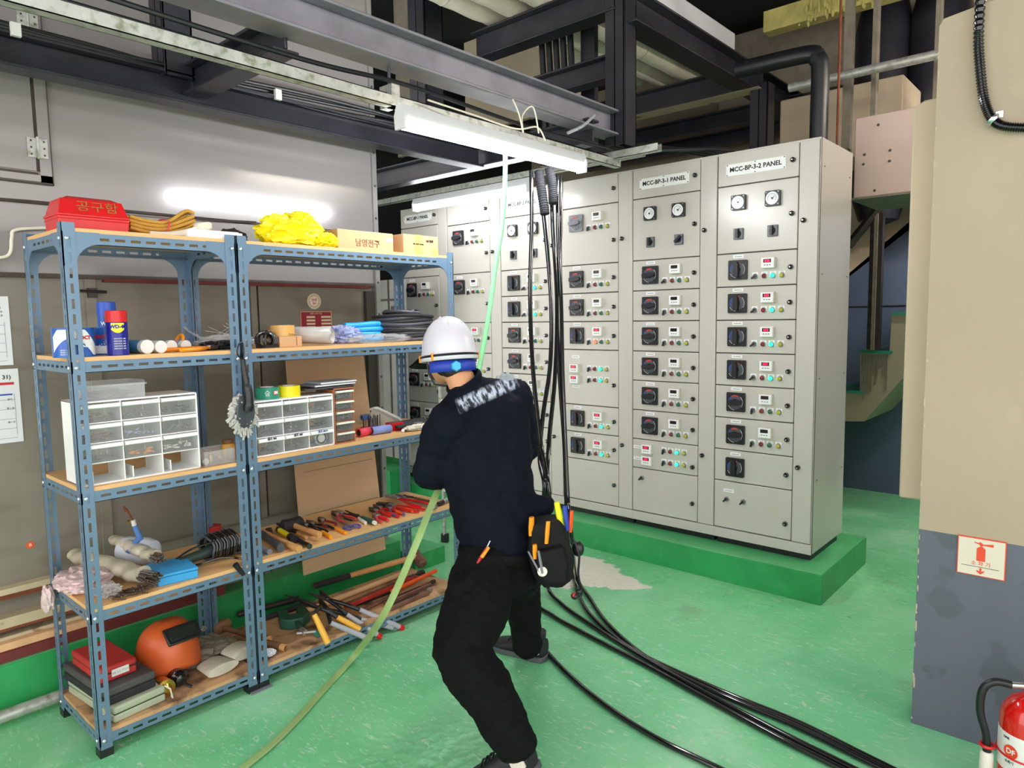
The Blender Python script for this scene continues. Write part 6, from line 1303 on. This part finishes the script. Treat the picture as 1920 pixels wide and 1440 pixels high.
# eyes, brows
mb = MB()
for s in (-1, 1): mb.ell((.094, s * .031, .002), (.008, .012, .006), 'white', Th, 10, 6); mb.ell((.1005, s * .031, .002), (.003, .005, .005), 'ink', Th, 8, 6)
mb.build('eyes', person)
mb = MB()
for s in (-1, 1): mb.ell((.097, s * .032, .017), (.005, .018, .0035), 'hair', Th, 8, 5)
mb.ell((-.020, 0, -.012), (.082, .079, .088), 'hair', Th, 24, 14); mb.ell((-.052, 0, -.070), (.042, .056, .030), 'hair', Th, 16, 10)
for s in (-1, 1): mb.ell((.022, s * .072, -.012), (.02, .009, .035), 'hair', Th, 10, 6)
fuse(mb.build('hair', person), .005, 2)
MB().ell((.078, 0, -.062), (.036, .05, .042), 'blk_soft', Th, 18, 12).build('face_mask', person)
# helmet
hm = MB(); n = 40; prof = [(1.07, -.038), (1.075, -.02), (1.04, -.016), (1.01, 0), (.975, .035), (.87, .070), (.70, .099), (.50, .120), (.28, .132), (.10, .1365), (.01, .137)]
vs = []; fs = []
for r_, z in prof:
    for j in range(n):
        t = 2 * PI * j / n; vs.append((.110 * r_ * math.cos(t) - .004, .094 * r_ * math.sin(t), z * .93 + .006))
for i in range(len(prof) - 1):
    for j in range(n): fs.append((i * n + j, i * n + (j + 1) % n, (i + 1) * n + (j + 1) % n, (i + 1) * n + j))
fs.append(tuple((len(prof) - 1) * n + j for j in range(n)))
hm.add(vs, fs, 'helmet', Th); 
for y in (-.03, 0, .03): hm.tube([(.104, y, .03), (.066, y * .9, .105), (0, y * .8, .133), (-.074, y * .9, .105), (-.110, y, .03)], [.001, .003, .004, .003, .001], 'helmet', 8, Th)
H_ = hm.build('hard_hat', person); so = H_.modifiers.new('s', 'SOLIDIFY'); so.thickness = .003
mb = MB(); vs = []; fs = []
for i in range(17):
    t = -1.0 + 2.0 * i / 16
    for r_, z in ((1.04, -.012), (1.62 - .16 * t * t, -.045)): vs.append((.110 * r_ * math.cos(t) - .004, .094 * r_ * math.sin(t) * 1.1, z + .006 * abs(t)))
for i in range(16): fs.append((2 * i, 2 * i + 2, 2 * i + 3, 2 * i + 1))
o = mb.add(vs, fs, 'brim', Th).build('visor_brim', H_); so = o.modifiers.new('s', 'SOLIDIFY'); so.thickness = .005
MB().tube([(.111 * 1.055 * math.cos(q * PI / 20) - .004, .095 * 1.055 * math.sin(q * PI / 20), -.012) for q in range(40)], .0055, 'blk', 8, Th, closed=True).build('black_band', H_)
mb = MB()
for t in (1.9, -2.05, -1.15, 1.15): mb.box((.113 * 1.08 * math.cos(t) - .004, .097 * 1.08 * math.sin(t), -.016), (.007, .008, .026), 'orange', Th)
mb.build('yellow_clips', H_)
def headband(mb, a0, a1, r0, z0, z1, k, T):
    vs = []; fs = []; n = 24
    for i in range(n + 1):
        t = a0 + (a1 - a0) * i / n
        for q, z in ((r0, z0), (r0, z1)): vs.append(((.090 + q) * math.cos(t), (.078 + q) * math.sin(t), z))
    for i in range(n): fs.append((2 * i, 2 * i + 2, 2 * i + 3, 2 * i + 1))
    mb.add(vs, fs, k, T)
mb = MB(); headband(mb, 1.8, 2 * PI - 1.8, .014, -.072, -.032, 'strap_blue', Th); o = mb.build('sweat_band', H_); so = o.modifiers.new('s', 'SOLIDIFY'); so.thickness = .004
mb = MB(); mb.lathe([(.020, 0), (.021, .004), (.017, .012), (.001, .013)], 'cyan', Th @ Matrix.Rotation(.22, 4, 'Z') @ Matrix.Translation((-.104, 0, -.054)) @ Matrix.Rotation(-PI / 2, 4, 'Y'), n=6); mb.build('ratchet_knob', H_)
MB().tube([Th @ Vector(v) for v in ((.02, -.080, -.03), (.03, -.074, -.07), (.045, -.045, -.112), (.05, 0, -.12), (.045, .045, -.112), (.03, .074, -.07), (.02, .080, -.03))], .004, 'dk_grey', 6, flat=.5).build('chin_strap', H_)
# jacket
jm = MB()
C1 = lambda x, y, d=2.565: at(x, y, d)
ring_loft(jm, [(C1(873, 719), .058, .062, .6), (C1(881, 731), .078, .07, .55), (C1(891, 750), .125, .085, .42), (C1(898, 772), .166, .105, .32), (C1(905, 802), .183, .12, .22), (C1(911, 860), .176, .125, .1), (C1(921, 920), .165, .125), (C1(932, 975), .158, .128), (C1(942, 1015), .155, .13), (C1(946, 1040), .150, .128)], 'jacket', 32, p=.9)
limb(jm, [J['ls'] + SW * .05 + ZU * .01, J['ls'], J['ls'].lerp(J['le'], .55), J['le'] , J['le'].lerp(J['lh'], .55), J['lh'] + (J['le'] - J['lh']) * .18], [.075, .074, .066, .060, .052, .040], 'jacket')
limb(jm, [J['rs'] - SW * .05 + ZU * .01, J['rs'], J['rs'].lerp(J['re'], .55), J['re'], J['re'].lerp(J['rh'], .55), J['rh'] + (J['re'] - J['rh']) * .22], [.074, .074, .066, .060, .050, .040], 'jacket')
limb(jm, [at(950, 800, 2.62), at(953, 900, 2.6), at(985, 945, 2.58), at(1022, 950, 2.56)], [.085, .10, .066, .036], 'jacket')
jm.ell(at(886, 738, 2.53), (.055, .05, .045), 'jacket'); limb(jm, [at(868, 748, 2.53), at(836, 792, 2.48)], [.055, .074], 'jacket'); limb(jm, [at(900, 735, 2.57), at(960, 748, 2.66)], [.055, .076], 'jacket')
o = fuse(jm.build('jacket', person), .009, 5, (('folds_a', .09, .028), ('folds_b', .035, .009)))
mb = MB(); mb.tube([C1(871, 717) + (SW + ZU * .62).normalized() * (.063 * math.cos(q * PI / 12)) + FW * (.066 * math.sin(q * PI / 12)) for q in range(24)], .009, 'jacket', 8, closed=True, flat=1.8); mb.build('collar', person)
def seam(nm, pts, k='dk_grey'):
    mb = MB().tube(spline([at(*q) for q in pts], 6), .0016, k, 5); return mb
# trousers
tm = MB()
ring_loft(tm, [(C1(944, 1020), .146, .118), (C1(944, 1050), .152, .122), (C1(942, 1085, 2.56), .148, .120), (C1(940, 1105, 2.55), .12, .10)], 'trouser', 28)
def leg(h, k, a, rs):
    dk = (k - h).normalized(); limb(tm, [h, h.lerp(k, .5), k, k.lerp(a, .45), a], rs, 'trouser', 5)
leg(J['lhip'] + ZU * .0, J['lk'], J['la'] + Vector((.0, 0, -.0)), [.118, .116, .098, .086, .066])
leg(J['rhip'], J['rk'], J['ra'] - ZU * .01, [.11, .105, .084, .076, .062])
limb(tm, [J['ra'].lerp(J['rk'], .2), J['ra'] - ZU * .045], [.066, .064], 'trouser')
o = fuse(tm.build('trousers', person), .009, 4, (('folds_c', .07, .024), ('folds_d', .03, .008)))
# shoes
def shoe(heel, toe, lift, label=None):
    d = toe - heel; L_ = d.length; x = d.normalized(); y = ZU.cross(x).normalized(); z = x.cross(y); T = Matrix.Translation(heel) @ Matrix((x, y, z)).transposed().to_4x4()
    mb = MB(); n = 20; prof = [(.0, .033, .020, .10), (.05, .040, .018, .098), (.10, .040, .018, .085), (.16, .046, .017, .068), (.21, .050, .016, .055), (.25, .044, .016, .045), (.275, .026, .016, .034)]; vs = []; fs = []
    for u, w_, z0, z1 in prof:
        for j in range(n): t = 2 * PI * j / n; vs.append((u / .28 * L_, w_ * math.copysign(abs(math.cos(t)) ** .7, math.cos(t)), (z0 + z1) / 2 + (z1 - z0) / 2 * math.copysign(abs(math.sin(t)) ** .8, math.sin(t))))
    for i in range(len(prof) - 1):
        for j in range(n): fs.append((i * n + j, i * n + (j + 1) % n, (i + 1) * n + (j + 1) % n, (i + 1) * n + j))
    fs += [tuple(range(n - 1, -1, -1)), tuple((len(prof) - 1) * n + j for j in range(n))]; mb.add(vs, fs, 'shoe', T)
    mb.lathe([(.036, .07), (.044, .10), (.046, .125), (.040, .128)], 'shoe', T @ Matrix.Translation((.045, 0, 0)), n=20)
    o = mb.build('shoe', person); sm = MB()
    out = [(-.008, 0), (.0, .034), (.05, .042), (.12, .041), (.2, .052), (.25, .047), (.285, .02), (.29, 0), (.285, -.02), (.25, -.047), (.2, -.052), (.12, -.041), (.05, -.042), (0, -.034)]
    sm.prism([(a / .28 * L_, b) for a, b in out], 0, .024, 'sole', T); sm.build('sole', o, bev=.004)
    lm = MB(); lm.box((.035, 0, .06), (.05, .086, .045), 'shoe_lt', T); lm.build('side_panel', o, bev=.006)
    for q in range(4): MB().tube([T @ Vector((.12 + .018 * q, -.026, .082 - .006 * q)), T @ Vector((.12 + .018 * q, 0, .092 - .006 * q)), T @ Vector((.12 + .018 * q, .026, .082 - .006 * q))], .003, 'blk', 6).build('lace', o)
shoe(Vector((-1.855, 2.275, .0)), Vector((-2.128, 2.235, .0)), 0)
hl = at(1010, 1448, 2.13); shoe(hl, Vector((hl.x - .235, hl.y - .075, .004)), 0)
# gloved hands
def hand(base, tip, palm_n, curl, nm, side=1):
    x = (tip - base).normalized(); z = (palm_n - x * palm_n.dot(x)).normalized(); y = z.cross(x); T = Matrix.Translation(base) @ Matrix((x, y, z)).transposed().to_4x4(); mb = MB()
    mb.ell((.045, 0, 0), (.052, .042, .018), 'glove', T, 16, 10); mb.tube([(-.05, 0, 0), (-.01, 0, 0), (.02, 0, 0)], [.032, .029, .030], 'glove', 14, T, flat=.75)
    for i, (yy, ln) in enumerate(((-.030, .068), (-.010, .078), (.011, .073), (.031, .058))):
        p = Vector((.085, yy, 0)); a = 0; P = [p]
        for q, f_ in enumerate((.45, .32, .25)):
            a += curl * (.8, 1.05, .8)[q]; p = p + Vector((math.cos(a), 0, -math.sin(a))) * ln * f_; P.append(p)
        mb.tube(P, [.0105, .0100, .0092, .0075], 'glove', 10, T); [mb.ell(v, (.0100,) * 3, 'glove', T, 8, 6) for v in P[1:-1]]; mb.ell(P[-1], (.0078,) * 3, 'glove', T, 8, 6)
    P = [Vector((.02, -.034 * side, -.004)), Vector((.045, -.052 * side, -.016)), Vector((.068, -.050 * side, -.034)), Vector((.082, -.036 * side, -.046))]; mb.tube(P, [.014, .0125, .0105, .008], 'glove', 10, T)
    return fuse(mb.build(nm, person), .0035, 2)
hand(J['rh'] - ZU * .035, J['rh'] + ZU * .03 + RIGHT * .004, Vector(FWD) * -1, .35, 'glove', 1)
hand(J['lh'] + (J['le'] - J['lh']).normalized() * .03, J['lh'] - (J['le'] - J['lh']).normalized() * .04, ZU, 1.15, 'glove', -1)
# belt and pouch
mb = MB(); n = 40
pts = [C1(945, 1030) + SW * (.166 * math.cos(2 * PI * q / n)) + FW * (.142 * math.sin(2 * PI * q / n)) + ZU * (-.01 * math.cos(2 * PI * q / n)) for q in range(n)]
mb.tube(pts, .007, 'brim', 8, closed=True, flat=3.2); mb.build('tool_belt', person)
pc = at(1028, 1030, 2.47)
pb = MB(); X_ = RIGHT.copy(); X_.z = 0; X_.normalize(); Y_ = Vector((FWD.x, FWD.y, 0)).normalized(); T = Matrix.Translation(pc) @ Matrix((X_, Y_, ZU)).transposed().to_4x4() @ Matrix.Rotation(-.10, 4, 'Y')
pb.prism([(-.045, .11), (-.075, .0), (-.062, -.08), (-.03, -.125), (.03, -.13), (.075, -.10), (.085, -.03), (.07, .05), (.05, .11)], -.05, .06, 'pouch', T, ax=1)
pb.prism([(-.05, .02), (-.05, -.07), (-.02, -.10), (.05, -.10), (.06, -.02), (.05, .03)], -.085, -.05, 'pouch', T, ax=1)
pouch = fuse(pb.build('tool_pouch', person), .007, 7, (('folds_e', .05, .012),))
def ptool(nm, a, b, r, k, flat=.7): MB().tube([T @ Vector(a), T @ (Vector(a).lerp(Vector(b), .5)), T @ Vector(b)], [r * .8, r, r * .9], k, 10, flat=flat).build(nm, pouch)
ptool('yellow_grip', (-.055, -.04, .07), (-.045, -.045, .135), .012, 'orange'); ptool('yellow_grip', (-.005, -.055, .04), (.01, -.05, .115), .010, 'orange'); ptool('orange_grip', (-.05, -.08, .0), (-.045, -.08, .05), .010, 'orange')
ptool('yellow_screwdriver', (.055, .0, .07), (.048, .0, .165), .013, 'yellow'); ptool('blue_screwdriver', (.075, .0, .06), (.075, .01, .145), .011, 'strap_blue'); ptool('red_screwdriver', (.085, .01, .05), (.098, .01, .125), .009, 'or_red'); ptool('grey_plier_handle', (-.07, -.085, .03), (-.035, -.085, -.06), .006, 'grey_sw'); ptool('grey_plier_handle', (-.035, -.09, .03), (-.03, -.09, -.05), .006, 'grey_sw')
MB().lathe([(.001, 0), (.017, 0), (.017, .004), (.001, .005)], 'ivory', T @ Matrix.Translation((-.03, -.086, -.045)) @ Matrix.Rotation(PI / 2, 4, 'X'), n=18).build('pale_badge', pouch)
MB().tube(spline([T @ Vector(v) for v in ((.09, 0, .03), (.105, -.02, -.02), (.095, -.01, -.10), (.10, 0, -.17), (.09, 0, -.19))], 6), .004, 'blk', 6).build('hanging_cord', pouch)
MB().ell(T @ Vector((.105, 0, -.01)), (.022, .02, .028), 'blk').build('tape_holder', pouch)
mb = MB(); v = at(1077, 1118, 2.47); mb.ell(v, (.014, .01, .012), 'blk'); mb.ell(v + Vector((.012, .01, .018)), (.012, .01, .010), 'blk'); mb.ell(v + Vector((0, 0, .004)), (.008, .011, .010), 'case_red'); mb.build('cord_toggle', pouch)
mb = MB(); mb.tube([at(888, 1066, 2.40), at(900, 1048, 2.40), at(912, 1028, 2.41)], [.008, .010, .008], 'case_red', 10, flat=.6); mb.tube([at(903, 1045, 2.395), at(917, 1026, 2.40)], [.007, .005], 'orange', 8); mb.build('red_cutter', person); MB().cyl(at(912, 1028, 2.405), at(919, 1014, 2.41), .0025, 'chrome', n=8).build('cutter_tip', person)
# the green rope: taut above, trailing over the floor below
def ribbon(name, label, P, w_, k, th=.004):
    return tag(MB().tube(spline(P, 8), w_, k, 12, flat=th / w_).build(name), label, 'rope')
hold = J['lh'] - (J['le'] - J['lh']).normalized() * .055 - ZU * .012
cable('green_rope', 'bright mint green rope running down taut from the strut to the worker', [Vector((-2.19, 2.42, 2.33)), Vector((-2.17, 2.42, 2.26)), at(944, 400, 3.12), at(929, 500, 3.05), at(908, 640, 2.94), hold], .0105, 'rope', 12, cat='rope')
a = [on(2, .012, *q) for q in ((640, 1257), (600, 1300), (560, 1345), (510, 1395), (455, 1440), (420, 1470))]
ribbon('trailing_strap', 'loose yellowish green strap trailing from the worker over the floor', [hold, at(826, 912, 2.66), at(806, 955, 2.60), at(780, 1020, 2.54), at(748, 1095, 2.56), at(712, 1165, 2.62), on(2, .06, 672, 1220)] + a, .015, 'rope2', .003)
